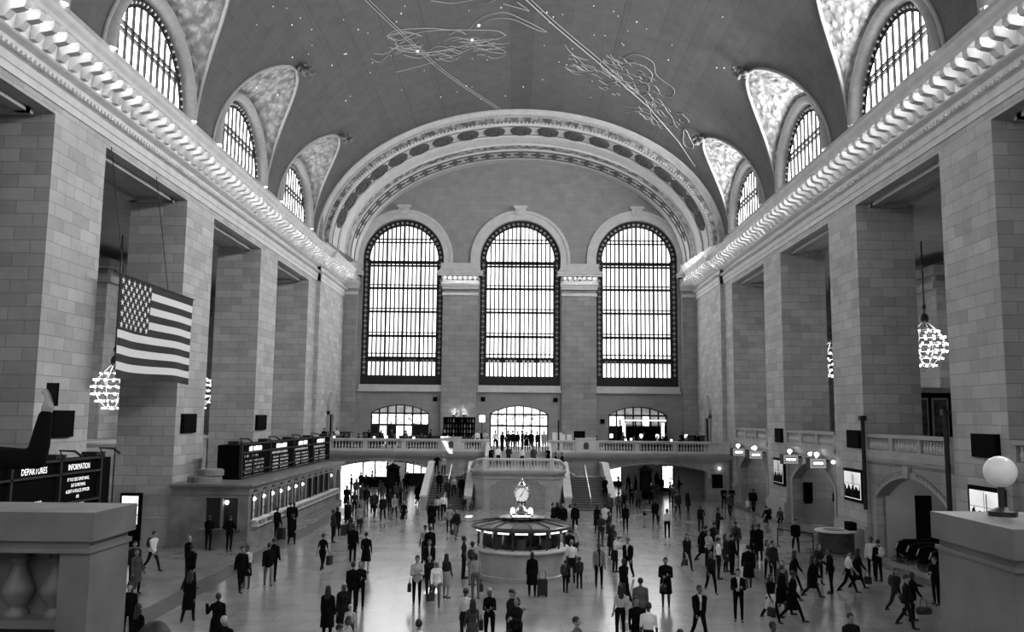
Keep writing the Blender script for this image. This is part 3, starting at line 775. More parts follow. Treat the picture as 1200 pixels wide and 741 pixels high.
# ---------------------------------------------------------------- under the balcony: corridor with shopfronts
w = MB(); w.box(-END, END, 96, 96.4, 0, 4); struct(w.build('wall_corridor', M['plain']), 'back wall of the corridor under the balcony', 'wall')
w = MB(); w.box(-7.3, 7.4, 75.6, 96, 0, 3.5); w.box(14.3, END, 80, 96, 0, 3.5); struct(w.build('wall_core', M['plain']), 'solid core between the two arches', 'wall')
w = MB(); w.box(-END, END, FAR - .01, 96.4, 3.3, 3.5); struct(w.build('ceiling_corridor', M['plain']), 'corridor ceiling', 'ceiling')
def shop(name, x0, x1, y, z0, z1, n_, label, m_='shop'):
    e = empty(name, ((x0 + x1) / 2, y, 0), 0, label, 'shopfront'); cx = (x0 + x1) / 2
    f = MB()
    for i in range(n_ + 1):
        x = x0 + (x1 - x0) * i / n_ - cx; f.box(x - .06, x + .06, -.12, .12, 0, z1 + .1)
    f.box(x0 - cx, x1 - cx, -.12, .12, z1, z1 + .15); f.box(x0 - cx, x1 - cx, -.14, .14, 0, z0); f.build('frame', M['iron'], e)
    p = MB(); p.box(x0 - cx, x1 - cx, .02, .06, z0, z1); p.build('lit_window', M[m_], e)
shop('shopfront', -15.3, -12.9, 86, 1.0, 2.75, 2, 'bright shop window at the left end of the left arch passage')
shop('shopfront', -11.3, -7.5, 88, 1.25, 3.0, 5, 'wide brightly lit shop front deep inside the left arch')
shop('shopfront', 8.0, 10.6, 90, .5, 2.8, 2, 'pale lit shop window deep inside the right arch', 'shopdim')
e = empty('poster', (13.6, 79.9, 0), 0, 'lit advertising panel standing inside the right arch', 'poster'); f = MB(); f.box(-.55, .55, -.1, .1, .3, 2.7); f.build('frame', M['black'], e); f = MB(); f.box(-.45, .45, -.13, -.1, .7, 2.6); f.build('picture', M['shop'], e)
for x, nm in ((-11.0, 'left'), (11.15, 'right')):
    e = empty('kiosk', (x, 76.8, 0), 0, 'tall black information pylon standing under the %s arch' % nm, 'kiosk')
    f = MB(); f.box(-.5, .5, -.35, .35, .1, 2.35); f.box(-.58, .58, -.42, .42, 0, .12); f.build('body', M['black'], e)
    f = MB(); f.box(-.6, .6, -.45, .45, 2.35, 2.5); f.prism([(-.5, 2.5), (.5, 2.5), (.2, 2.72), (-.2, 2.72)], 'y', -.35, .35); f.lathe([(.06, 2.7), (.09, 2.8), (0, 2.9)], n=8); f.build('crown', M['iron'], e)
    f = MB(); f.box(-.38, .38, -.37, -.35, .6, 2.1); f.build('dark_screen', M['gloss_black'], e)
# ---------------------------------------------------------------- information booth with clock
IX, IY = .18, 38.85
e = empty('information_booth', (IX, IY, 0), 0, 'round marble and brass information booth in the middle of the floor', 'information booth')
b = MB(); b.lathe([(1.98, 0), (1.98, .18), (1.9, .22), (1.9, 1.12), (1.96, 1.16)], n=64); b.build('marble_base', M['marble'], e, smooth=False)
b = MB(); b.lathe([(1.7, 1.16), (2.06, 1.16), (2.1, 1.2), (2.1, 1.27), (2.04, 1.31), (1.6, 1.31)], n=64); b.build('counter', M['trimstone'], e, smooth=True)
NP = 16
b = MB()
for i in range(NP):
    a = 2 * PI * (i + .5) / NP; x, y = 1.92 * math.cos(a), 1.92 * math.sin(a); b.box(x - .035, x + .035, y - .035, y + .035, 1.3, 2.12)
b.lathe([(1.9, 1.98), (2.0, 1.98), (2.0, 2.04), (1.9, 2.04)], n=NP); b.build('posts', M['bronze'], e)
b = MB(); b.lathe([(1.86, 1.31), (1.86, 2.0)], n=NP, a0=PI / NP, a1=2 * PI + PI / NP); b.build('window_glass', M['clear'], e)
b = MB(); b.lathe([(1.35, .9), (1.35, 1.45), (.8, 1.45), (.8, 2.1), (0, 2.1)], n=32)
for i in range(8):
    a = 2 * PI * i / 8; x, y = 1.5 * math.cos(a), 1.5 * math.sin(a); b.box(x - .2, x + .2, y - .12, y + .12, 1.31, 1.75)
b.lathe([(1.88, .9), (1.3, .9)], n=16); b.build('inner_desk', M['dark_wood'], e)
b = MB(); b.lathe([(1.88, 2.08), (2.16, 2.08), (2.2, 2.14), (2.2, 2.2), (2.12, 2.26), (1.0, 2.42), (.95, 2.42)], n=NP * 2); 
for i in range(NP):
    a = 2 * PI * (i + .5) / NP; b.tube([(2.15 * math.cos(a), 2.15 * math.sin(a), 2.27), (1.0 * math.cos(a), 1.0 * math.sin(a), 2.44)], .025, 5)
b.build('canopy', mat('dark_copper_canopy', .09, .35, metal=.5), e)
hdm = glowmat('lit_header_strip', 2.2, .5, 9)
for i in range(NP):
    lt = MB()
    a = 2 * PI * i / NP; t_ = Vector((-math.sin(a), math.cos(a), 0)); c0 = Vector((1.97 * math.cos(a), 1.97 * math.sin(a), 2.0))
    n_ = Vector((math.cos(a), math.sin(a), 0)) * .045
    p = [c0 + t_ * .26 + n_, c0 - t_ * .26 + n_, c0 - t_ * .26 + n_ + Vector((0, 0, .1)), c0 + t_ * .26 + n_ + Vector((0, 0, .1))]
    lt.quad(*[tuple(q) for q in p]); lt.build('lit_header', hdm, e)
b = MB(); b.lathe([(1.0, 2.35), (1.02, 2.42), (1.02, 2.52), (.92, 2.56), (.7, 2.58), (0, 2.6)], n=40); b.build('roof_ring', M['gloss_black'], e)
b = MB(); b.box(-.42, .42, -.86, -.7, 2.56, 2.74); sg_ = b.build('lit_sign', M['black'], e)
b = MB(); letters(b, 'INFORMATION', .14, lambda x, y: (x, -.865, 2.6 + y), .78); b.build('letters', glowmat('lit_letters', 3), sg_)
b = MB(); b.lathe([(.5, 2.58), (.5, 2.7), (.42, 2.76), (.3, 2.8), (.26, 2.95), (.2, 3.0), (.16, 3.08), (.22, 3.12), (.22, 3.16), (.1, 3.2)], n=12); b.build('clock_pedestal', M['brass'], e, smooth=True)
for a in range(4):
    an = PI / 4 + a * PI / 2; x, y = .56 * math.cos(an), .56 * math.sin(an)
    b = MB(); b.lathe([(.05, 2.56), (.05, 2.64)], x, y, 8); o = b.build('lamp_holder', M['brass'], e)
    b = MB(); b.ball((x, y, 2.76), (.11, .11, .14), 12, 8); b.build('globe', glowmat('opal_lamp_globe', 1.0), o, smooth=True)
ck = empty('clock_head', (0, 0, 3.52)); ck.parent = e
b = MB(); b.ball((0, 0, 0), (.3, .3, .36), 16, 10); b.lathe([(.2, .3), (.26, .36), (.16, .42), (.12, .5), (.05, .55)], n=10); b.lathe([(.22, -.36), (.28, -.32), (.2, -.26)], n=10)
for a in range(4):
    an = PI / 4 + a * PI / 2; pts = [(.42 * math.cos(an) * q, .42 * math.sin(an) * q, z) for q, z in ((.55, -.36), (.95, -.2), (1.0, 0), (.95, .2), (.55, .36))]; b.tube(pts, .045, 6)
b.build('brass_case', M['brass'], ck, smooth=True)
b = MB(); b.ball((0, 0, .6), .07, 10, 6); b.lathe([(.02, .64), (.03, .7), (0, .76)], n=8); b.build('acorn_finial', M['brass'], ck, smooth=True)
for k in range(4):
    an = -PI / 2 + k * PI / 2; d_ = Vector((math.cos(an), math.sin(an), 0)); t_ = Vector((-math.sin(an), math.cos(an), 0))
    fo = empty('dial', tuple(d_ * .3)); fo.parent = ck; fo.rotation_euler = (0, 0, an + PI / 2)
    # local: face looks along -Y
    b = MB(); n_ = 32
    def disc(mb, r_, y): mb.add([(r_ * math.cos(2 * PI * i / n_), y, r_ * math.sin(2 * PI * i / n_)) for i in range(n_)], [tuple(range(n_))])
    rim = MB(); rim.grid([[(r_ * math.cos(2 * PI * i / n_), y, r_ * math.sin(2 * PI * i / n_)) for i in range(n_ + 1)] for r_, y in ((.29, .02), (.36, .0), (.37, -.03), (.32, -.05), (.3, -.04))])
    fme = MB(); disc(fme, .31, -.03)
    o = fme.build('opal_face', glowmat('opal_clock_face', .3), ck); o.location = d_ * .3; o.rotation_euler = fo.rotation_euler
    o2 = rim.build('rim', M['brass'], o)
    h = MB()
    def hand(ang, l, w_): 
        dx, dz = math.sin(ang), math.cos(ang); h.quad((-dz * w_, -.036, dx * w_), (dz * w_, -.036, -dx * w_), (dx * l + dz * w_ * .4, -.036, dz * l - dx * w_ * .4), (dx * l - dz * w_ * .4, -.036, dz * l + dx * w_ * .4))
    hand(R(27), .25, .016); hand(R(218), .17, .022)
    for q in range(12):
        a_ = 2 * PI * q / 12; h.quad(*[((r_) * math.sin(a_ + da), -.035, r_ * math.cos(a_ + da)) for r_, da in ((.24, -.05), (.24, .05), (.29, .04), (.29, -.04))])
    h.build('hands', M['black'], o)
    bpy.data.objects.remove(fo)
# ---------------------------------------------------------------- ticket office along the left wall
TX = -14.1; T0, T1 = 45.9, 69.6
e = empty('ticket_office', ((TX - 18.2) / 2, (T0 + T1) / 2, 0), 0, 'long stone ticket office with a row of lit arched windows', 'ticket office')
O = Vector(e.location)
mpT = lambda u, v, d: (TX - d - O.x, u - O.y, v)
wins = [46.95 + 1.72 * i for i in range(12)]
wins = [y for y in wins]
b = MB(); arch_wall(b, mpT, T0, T1, 0, 3.05, [(y, .5, 1.4, 2.45, .42) for y in wins] + [(68.3, .55, 0, 2.3, .45)], .35, 12)
mpT2 = lambda u, v, d: (u - O.x, T0 + d - O.y, v)
arch_wall(b, mpT2, -18.2, TX, 0, 3.05, [(-15.5, .9, .95, 2.55, .02)], .3, 6)
b.build('walls', M['booth'], e)
b = MB(); b.box(-18.25 - O.x, TX + .12 - O.x, T0 - .12 - O.y, T1 - O.y, 3.05, 3.15); b.box(-18.25 - O.x, TX + .25 - O.x, T0 - .25 - O.y, T1 - O.y, 3.15, 3.27)
b.box(-18.25 - O.x, TX + .1 - O.x, T0 - .1 - O.y, T1 - O.y, 2.72, 2.8)
b.build('roof_cornice', M['booth'], e)
b = MB(); b.box(-18.25 - O.x, TX + .12 - O.x, T0 - .12 - O.y, T1 - O.y, 0, .28); b.box(-18.0 - O.x, -16.7 - O.x, T0 - .05 - O.y, T0 - O.y, .6, 2.4); b.build('base_course', M['booth'], e)
b = MB(); b.box(TX - .05 - O.x, TX + .3 - O.x, T0 + .4 - O.y, 67.3 - O.y, 1.28, 1.38); b.tube([(TX + .36 - O.x, T0 + .5 - O.y, 1.05), (TX + .36 - O.x, 67.2 - O.y, 1.05)], .03, 6)
for i in range(14): b.box(TX - O.x, TX + .36 - O.x, T0 + .6 + i * 1.62 - O.y, T0 + .66 + i * 1.62 - O.y, 1.02, 1.28)
b.build('counter_shelf', M['trimstone'], e)
lit = (0, 1, 2, 3, 4, 5, 6, 11)
for i, y in enumerate(wins):
    op = (y, .5, 1.4, 2.45, .42)
    f = MB(); arch_band(f, mpT, op, -.06, .06, .12, -.06, 12)
    for q in (-.25, 0, .25): f.box(TX - .2 - O.x, TX - .16 - O.x, y + q - .014 - O.y, y + q + .014 - O.y, 1.4, 2.8)
    for z in (1.75, 2.45): f.box(TX - .2 - O.x, TX - .16 - O.x, y - .5 - O.y, y + .5 - O.y, z - .02, z + .02)
    o = f.build('ticket_window', M['bronze'], e)
    p = MB(); arch_pane(p, mpT, op, .32, 12); p.build('pane', glowmat('lit_ticket_pane', 1.6, .3, 2) if i in lit else M['glass'], o)
    if i in lit:
        p = MB(); p.ball((TX - .05 - O.x, y - O.y, 2.42), (.12, .16, .1), 8, 6); p.build('lamp', M['lamp'], o)
f = MB(); f.box(-16.4 - O.x, -14.6 - O.x, T0 + .22 - O.y, T0 + .26 - O.y, .95, 2.57); o = f.build('end_window', M['glass'], e)
f = MB()
for x in (-16.4, -15.5, -14.6): f.box(x - .05 - O.x, x + .05 - O.x, T0 - .04 - O.y, T0 + .2 - O.y, .9, 2.6)
f.box(-16.5 - O.x, -14.5 - O.x, T0 - .05 - O.y, T0 + .2 - O.y, 2.55, 2.68); f.box(-16.6 - O.x, -14.4 - O.x, T0 - .3 - O.y, T0 + .1 - O.y, .9, .98); f.build('end_window_frame', M['booth'], e)
f = MB(); f.ball((-15.3 - O.x, T0 + .15 - O.y, 2.3), (.1, .06, .12), 8, 6); f.build('end_lamp', M['lamp'], o)
# roof clutter
for i, (y, l_) in enumerate(((47.0, 1.4), (47.9, .9))):
    d = MB(); d.lathe([(.9 - .2 * i, 0), (.9 - .2 * i, .28), (.8 - .2 * i, .34), (.2, .36), (0, .36)], n=24); o = d.build('duct', M['booth'], None, loc=(-16.9 + i * .3, 47.1, 3.27 + i * .36)); tag(o, ['broad round vent cap on the ticket office roof', 'smaller round vent cap stacked on a broad one'][i], 'vent')
# ---------------------------------------------------------------- departure boards
def board(name, x0, x1, y0, y1, z0, z1, panels, label, txt=None):
    e = empty(name, (x1, (y0 + y1) / 2, z0), 0, label, 'departure board'); yc = (y0 + y1) / 2; D = x0 - x1; H_ = z1 - z0
    b = MB(); b.box(D, -.12, y0 - yc, y1 - yc + (1.0 if txt else 0), .05, H_ - .12); b.box(D + .1, -.1, y0 - yc + .1, y1 - yc - .1, 0, .05); b.build('case', M['black'], e)
    b = MB()
    for z in (.02, .35, H_ - .6, H_ - .12): b.box(-.14, .02, y0 - yc, y1 - yc, z, z + .07)
    for i in range(panels + 1):
        y = y0 - yc + (y1 - y0) * i / panels; b.box(-.14, .02, y - .06, y + .06, 0, H_)
        b.tube([(-.1, y + .4, H_ - .1), (-.3, y + .4, H_ + .25), (.1, y + .7, H_ + .22), (.35, y + .75, H_ + .02)], .05, 6)
        b.box(-.9, -.3, y + .2, y + .9, H_ - .12, H_ + .1)
    b.build('frame', mat('board_frame', .012, .5), e)
    for i in range(panels):
        ya = y0 - yc + (y1 - y0) * i / panels; L_ = (y1 - y0) / panels
        p = MB(); p.box(-.125, -.11, ya + .15, ya + L_ - .15, .42, H_ - .65); p.build('panel', M['black'], e)
        if txt is None:
            t = MB(); mp = lambda u, v: (-.1, u, v)
            marks(t, ya + L_ * .28, ya + L_ * .72, H_ - .5, .3, mp, i, .97); t.build('header', M['letter'], e)
            t = MB(); marks(t, ya + L_ * .12, ya + L_ * (.75 if i else .6), H_ - .85, .16, mp, 40 + i, .9 if i else .4)
            for r_ in range(5):
                marks(t, ya + L_ * .16, ya + L_ * .38, H_ - 1.12 - r_ * .22, .12, mp, i * 10 + r_, .8)
                marks(t, ya + L_ * .46, ya + L_ * .8, H_ - 1.12 - r_ * .22, .12, mp, i * 10 + r_ + 200, .75)
            t.build('lettering', mat('flap_letters', .45, .6, emit=.12 if i else .02), e)
        else:
            hd, rows = txt[i]; c0 = ya + L_ / 2
            if hd:
                t = MB(); letters(t, hd, .3, lambda x, y: (-.1, c0 + x, H_ - .46 + y), L_ * .52); t.build('header', M['letter'], e)
            if rows:
                t = MB()
                for r_, (s_, wd_) in enumerate(rows):
                    if s_: letters(t, s_, .17, lambda x, y: (-.1, c0 + x, H_ - .86 - r_ * .21 + y), wd_ * .68)
                t.build('lettering', M['letter'], e)
    return e
board('departure_board', -16.9, -15.5, 48.9, 71.4, 3.29, 5.3, 4, 'long black departure board on top of the ticket office')
board('departure_board', -17.3, -16.0, 21.65, 33.45, 3.3, 5.3, 4, 'black board reading INFORMATION beside the near left pier',
      [('', []), ('', []), ('DEPARTURES', [('', 0), ('', 0), ('', 0), ('NEXT STOP', 1.6), ('TRACK EXIT', 1.7)]), ('INFORMATION', [('IF YOU SEE SOMETHING,', 2.3), ('SAY SOMETHING', 1.5), ('ALERT A POLICE OFFICER', 2.5), ('OR', .3), ('MTA EMPLOYEE', 1.4), ('CALL 1-888-692-7233', 2.1)])])
e = empty('ticket_office', (-16.1, 28.5, 0), 0, 'stone ticket office under the near information board', 'ticket office')
b = MB(); b.box(-2.1, .1, -9, 5.6, 0, 3.05); b.build('walls', M['plain'], e); b = MB(); b.box(-2.15, .2, -9, 5.8, 3.05, 3.29); b.build('roof_cornice', M['plain'], e)
b = MB()
for y in (-5, -3, -1, 1, 3, 5): b.box(.08, .14, y - .5, y + .5, 1.3, 2.6)
b.build('window_panels', M['shopdim'], e)
# door on the jamb of the second pier
wn[0] += 1
e = empty('door_4', (-20.3, 45.95, 0)); struct(e, 'dark door with a lit white glazed panel on the pier side', 'door')
b = MB(); b.box(-.55, .55, -.1, .12, 0, 2.75); b.build('frame', M['black'], e)
b = MB()
for i in range(2):
    for j in range(3): b.box(-.43 + i * .44, -.02 + i * .44, -.14, -.1, 1.15 + j * .5, 1.6 + j * .5)
b.build('glazed_panel', glowmat('lit_door_glass', .7, .3, 3), e)
b = MB(); b.box(-.1, .1, -.17, -.14, 1.72, 1.82); b.build('notice', M['black'], e)
# ---------------------------------------------------------------- flag
FY0, FY1, FZ0, FZ1, FX = 36.75, 45.15, 8.42, 12.9, -17.3
e = empty('flag', (FX, (FY0 + FY1) / 2, FZ1), 0, 'large striped flag with stars hanging before the left piers', 'flag')
NU, NV = 48, 26; mid = (FY0 + FY1) / 2
def fpt(u, v, d=0.0):
    y = FY0 + (FY1 - FY0) * u; z = FZ1 + (FZ0 - FZ1) * v
    wv = .10 * v * math.sin(u * 9 + 1.2) + .06 * math.sin(u * 17 + v * 2) * v - .12 * math.sin(PI * u) * v
    return (wv + d, y - mid - .1 * v * (1 - u) * 2 + .12 * v * u, z - FZ1 - .12 * math.sin(u * 6.3) * v * .4)
b = MB()
for j in range(NV):
    for i in range(NU):
        u0, u1, v0, v1 = i / NU, (i + 1) / NU, j / NV, (j + 1) / NV
        if u1 <= .4001 and j < 14: continue
        b.mi = (j // 2) % 2
        b.quad(fpt(u0, v0), fpt(u1, v0), fpt(u1, v1), fpt(u0, v1))
b.build('striped_cloth', [mat('dark_red_stripe', .022, .8), mat('white_stripe', .72, .8)], e)
b = MB()
for j in range(14):
    for i in range(20):
        u0, u1, v0, v1 = i * .4 / 20, (i + 1) * .4 / 20, j / NV, (j + 1) / NV
        b.quad(fpt(u0, v0), fpt(u1, v0), fpt(u1, v1), fpt(u0, v1))
b.mi = 1
for rr_ in range(9):
    for k in range(6 if rr_ % 2 == 0 else 5):
        u = .4 * (k * 2 + 1 + (rr_ % 2)) / 12; v = 14 / 26 * (rr_ + 1) / 10
        for dd in (.03, -.03):
            vs = []
            for q in range(10):
                r_ = .175 if q % 2 == 0 else .072; a_ = PI / 2 + q * PI / 5
                vs.append(fpt(u + r_ * math.cos(a_) / (FY1 - FY0), v - r_ * math.sin(a_) / (FZ1 - FZ0), dd))
            b.add(vs, [tuple(range(10))])
b.build('canton', [mat('dark_blue_cloth', .014, .8), mat('white_star', .8, .8)], e)
b = MB(); b.tube([(0, FY0 - mid - .5, .03), (0, FY1 - mid + .1, .03)], .05, 8); b.build('rod', M['bronze'], e)
for y in (FY0 + .3, mid + .9):
    b = MB(); b.tube([(0, y - mid, .03), (-.9, y - mid, LINT - FZ1 + .1)], .02, 5); b.build('cord', M['iron'], e)
# ---------------------------------------------------------------- chandeliers in the passages
cb_ = MB(); cb_.ball((0, 0, 0), (.075, .075, .06), 8, 6); cbm = cb_.mesh('bulb', glowmat('chandelier_bulb', 6), True)
def chandelier(x, y, z, label):
    e = empty('chandelier', (x, y, z), 0, label, 'chandelier')
    b = MB(); b.tube([(0, 0, 1.2), (0, 0, 18.5 - z)], .05, 8); b.ball((0, 0, 1.75), (.25, .25, .35), 10, 6); b.ball((0, 0, 2.5), (.12, .12, .2), 8, 6); b.build('stem', M['bronze'], e)
    b = MB(); tiers = [(-1.2, .45), (-.75, .85), (-.3, 1.12), (.15, 1.2), (.6, 1.05), (1.0, .7)]
    for h, r_ in tiers:
        b.tube([(r_ * math.cos(2 * PI * i / 24), r_ * math.sin(2 * PI * i / 24), h) for i in range(25)], .035, 5, False)
    for i in range(8):
        a = 2 * PI * i / 8; b.tube([(.2 * math.cos(a), .2 * math.sin(a), 1.5)] + [(r_ * math.cos(a), r_ * math.sin(a), h) for h, r_ in reversed(tiers)] + [(0, 0, -1.45)], .03, 5)
    b.build('cage', M['brass'], e); point('chandelier_light', (x, y, z), 160, 1.3)
    for h, r_ in tiers:
        n_ = max(8, int(2 * PI * r_ / .46))
        for i in range(n_):
            a = 2 * PI * (i + .5) / n_; link('bulb', cbm, e, ((r_ + .1) * math.cos(a), (r_ + .1) * math.sin(a), h - .08))
chandelier(-26, 55.2, 8.5, 'lit globe chandelier hanging left of the flag bottom')
chandelier(-25.6, 69.0, 8.7, 'lit globe chandelier glimpsed between the second and third left piers')
chandelier(26.0, 55.2, 11.7, 'large lit globe chandelier seen behind the near right pier')
chandelier(25.2, 69.6, 11.7, 'lit globe chandelier glimpsed between the farther right piers')
# ---------------------------------------------------------------- right bays: low walls, arches, balconies
RF = 5.15
sl = MB(); sl.box(18.5, 31, EAST, FAR - 1, RF - .4, RF); struct(sl.build('floor_gallery_right', M['plain']), 'gallery floor behind the right piers', 'floor')
sl = MB(); sl.box(-31, -21.5, EAST, FAR - 1, RF - .4, RF); sl.box(-21.9, -21.5, EAST, FAR - 1, 0, RF - .4); struct(sl.build('floor_gallery_left', M['stone']), 'gallery floor behind the left piers', 'floor')
mpR = lambda u, v, d: (18.5 + d, u, v)
bayinfo = [(27.7, 23.2, 32.6, 3.9), (41.5, 36.8, 46.2, 3.95), (55.2, 50.4, 59.9, 3.9), (69.0, 64.1, 73.75, 3.9)]
for bi, (yc, y0, y1, hw) in enumerate(bayinfo):
    op = (yc, hw, 0, 2.95, 1.25)
    w = MB(); arch_wall(w, mpR, y0, y1, 0, RF, [op], .6, 24); nmb = ['hidden near right bay', 'nearest right bay', 'middle right bay', 'farthest right bay'][bi]
    struct(w.build('wall_bay', M['stone_far']), 'low wall with arch in the ' + nmb, 'wall')
    t = MB(); arch_band(t, mpR, (op[0], op[1], .0, op[3], op[4]), 0, .28, 0, -.07)
    for d, z0, z1 in ((.1, 4.75, 4.85), (.22, 4.85, 5.0), (.32, 5.0, 5.22)): t.box(18.5 - d, 18.6, y0, y1, z0, z1)
    t.prism([(yc - .2, 4.2), (yc + .2, 4.2), (yc + .3, 4.75), (yc - .3, 4.75)], 'x', 18.28, 18.5)
    struct(t.build('trim_%d' % (13 + bi), M['plain']), 'arch band and moulding of the ' + nmb, 'moulding')
    e = empty('balustrade', (18.42, yc, RF + .07), 0, 'stone balustrade above the arch of the ' + nmb, 'balustrade')
    b = MB(); b.box(-.15, .25, y0 - yc, y1 - yc, 0, .2); b.build('plinth', M['plain'], e)
    b = MB(); b.box(-.2, .3, y0 - yc, y1 - yc, .82, 1.0); b.build('handrail', M['plain'], e)
    L_ = (y1 - y0 - 1.6) / 3
    for k in range(3):
        ya = y0 - yc + .4 + k * (L_ + .4)
        for i in range(9): link('baluster', BSIDE, e, (.04, ya + L_ * (i + .5) / 9, .23))
    b = MB()
    for ya, yb in ((y0 - yc, y0 - yc + .4), (y1 - yc - .4, y1 - yc)) + tuple((y0 - yc + .4 + (k + 1) * L_ + k * .4, y0 - yc + .4 + (k + 1) * (L_ + .4)) for k in range(2)): b = MB(); b.box(-.12, .22, ya, yb, .2, .82); b.build('solid_panel', M['plain'], e)
t = MB(); opm = (41.5, 3.95, 0, 2.95, 1.25); rad = (opm[1] ** 2 + opm[4] ** 2) / (2 * opm[4]) + .1; cz = 4.2 + .1 - rad
def mpm(c0): return lambda x, v: (18.42, 41.5 - (rad + v) * math.sin((c0 + x) / rad), cz + (rad + v) * math.cos((c0 + x) / rad))
letters(t, 'THE METLIFE BUILDING', .34, mpm(-2.15), 3.1); letters(t, '45TH STREET', .34, mpm(2.0), 2.4)
struct(t.build('trim_18', M['inscr']), 'lettering over the arch of the nearest right bay', 'inscription')
# rooms behind the right arches
w = MB()
for y in (48.3, 62.0, 34.7, 75.5): w.box(21.4, 31, y - 1.5, y + 1.5, 0, RF - .4)
w.box(30, 30.4, 20, FAR, 0, RF); struct(w.build('wall_passages_right', M['stone_far']), 'walls of the passages behind the right arches', 'wall')
mpI = lambda u, v, d: (23.0 + d, u, v)
for bi, (yc, dy, sh) in enumerate(((55.2, -1.6, 1), (69.0, -1.8, 1))):
    y0, y1 = yc - 4.7, yc + 4.7
    w = MB(); arch_wall(w, mpI, y0, y1, 0, RF - .4, [(yc + dy - .6, 1.9, 0, 2.3, 1.0)], 1.0, 16)
    struct(w.build('wall_inner', M['plain']), 'inner wall with a low arch behind the %s right arch' % ['middle', 'farthest'][bi], 'wall')
for k_, (yf, nmx) in enumerate(((60.5, 'middle'), (74.0, 'farthest'))):
    b = MB(); op_ = (23.0, 1.35, 0, 1.75, .6); arch_pane(b, lambda u, v, d: (u, yf + d, v), op_, -.03); arch_band(b, lambda u, v, d: (u, yf + d, v), op_, 0, .14, 0, -.08)  # black sheet on the wall stands in for the unlit opening
    struct(b.build('door_%d' % (9 + k_), M['black']), 'dark arched doorway in the passage behind the %s right arch' % nmx, 'doorway')
    b = MB(); b.ball((0, 0, 0), (.2, .2, .1), 10, 6); b.mi = 1; b.lathe([(.22, .06), (.22, .14), (0, .14)], n=10)
    tag(b.build('ceiling_lamp', [M['lamp'], M['iron']], None, loc=(22.6, yf - 1.2, RF - .54)), 'round ceiling lamp inside the %s right arch' % nmx, 'lamp')
    point('passage_lamp_light', (22.6, yf - 1.0, RF - .9), 70, .2)
b = MB(); b.box(-.32, .32, -.06, 0, 0, 1.95); b.mi = 1; b.box(-.26, .26, -.07, -.06, .06, 1.89); tag(b.build('wall_display', [M['iron'], M['black']], None, loc=(19.75, 59.9, .75)), 'tall black display on the pier side inside the middle right arch', 'display')
# curved wall behind escalators
w = MB()
for k in range(12):
    a0, a1 = PI / 2 * k / 12, PI / 2 * (k + 1) / 12
    p = [(26 - 3.2 * math.cos(a), 45.2 - 3.5 * (1 - math.sin(a)) - 0, 0) for a in (a0, a1)]
    w.quad((p[0][0], p[0][1], 0), (p[1][0], p[1][1], 0), (p[1][0], p[1][1], RF - .4), (p[0][0], p[0][1], RF - .4))
w.quad((18.9, 45.3, 0), (26, 45.3, 0), (26, 45.3, RF - .4), (18.9, 45.3, RF - .4))
struct(w.build('wall_escalator', M['plain'], smooth=True), 'curved wall beside the escalators', 'wall')
b = MB(); b.box(20.4, 21.2, 45.15, 45.3, 0.3, 3.1); tag(b.build('wall_display', M['black'], None), 'tall black display on the wall above the escalators', 'display')
M['escal'] = mat('glossy_black_escalator', .006, .12, spec=.7)
def escalator(y, label):
    e = empty('escalator', (18.9, y, 0), 0, label, 'escalator')
    for sg in (-1, 1):
        prof = [(0, .25), (.05, .0), (1.6, 0), (10.5, 4.6), (10.5, 5.6), (9.6, 5.5), (1.5, .95), (.3, .95), (.08, .8), (0, .5)]
        b = MB(); b.prism(prof, 'y', sg * .62 - .05, sg * .62 + .05)
        o = b.build('balustrade', M['escal'], e)
        b = MB(); b.tube([(.4, sg * .62, .2), (.05, sg * .62, .35), (-.04, sg * .62, .6), (.08, sg * .62, .88), (.4, sg * .62, 1.0), (1.5, sg * .62, 1.0), (9.6, sg * .62, 5.52)], .06, 8); b.build('moving_handrail', M['escal'], o)
        b = MB(); b.box(-.1, 2.0, sg * .62 - .14, sg * .62 + .14, 0, .22); b.build('skirt', mat('steel_skirt', .5, .2, metal=1), e)
    b = MB(); b.box(-.3, 1.8, -.55, .55, .0, .05)
    for i in range(20): b.box(1.8 + i * .42, 2.26 + i * .42, -.55, .55, i * .21, (i + 1) * .21)
    b.build('steps', mat('grooved_steps', .12, .35, metal=.8), e)
escalator(43.6, 'glossy black escalator farthest inside the nearest right arch')
escalator(41.3, 'middle glossy black escalator in the nearest right arch')
escalator(39.0, 'glossy black escalator nearest the right parapet')
b = MB(); b.ball((0, 0, 0), (.25, .25, .12), 10, 6); b.mi = 1; b.lathe([(.28, .06), (.28, .16), (0, .16)], n=10)
tag(b.build('ceiling_lamp', [M['lamp'], M['iron']], None, loc=(20.2, 41.0, RF - .57)), 'round ceiling lamp above the escalators', 'lamp')
point('escalator_lamp_light', (20.2, 41.0, RF - 1.0), 55, .25)
# posters, loudspeaker panels, poles, track signs
def flatbox(name, x, s, y0, y1, z0, z1, th, m_, label, cat):
    b = MB(); a, c_ = sorted((0, -s * th)); b.box(a, c_, -(y1 - y0) / 2, (y1 - y0) / 2, 0, z1 - z0)
    a, c_ = sorted((-s * th, -s * (th + .03))); b.box(a, c_, -(y1 - y0) / 2 + .08, (y1 - y0) / 2 - .08, .08, z1 - z0 - .08)
    o = b.build(name, M[m_], None, loc=(x, (y0 + y1) / 2, z0)); tag(o, label, cat); return o
flatbox('loudspeaker_panel', 18.3, 1, 60.3, 61.85, 5.34, 6.31, .14, 'black', 'square black loudspeaker panel on the third right pier', 'loudspeaker')
flatbox('loudspeaker_panel', 18.3, 1, 46.5, 48.35, 5.42, 6.38, .14, 'black', 'square black loudspeaker panel on the second right pier', 'loudspeaker')
flatbox('loudspeaker_panel', 18.3, 1, 33.2, 35.1, 5.5, 6.42, .14, 'black', 'wide black loudspeaker panel on the nearest right pier', 'loudspeaker')
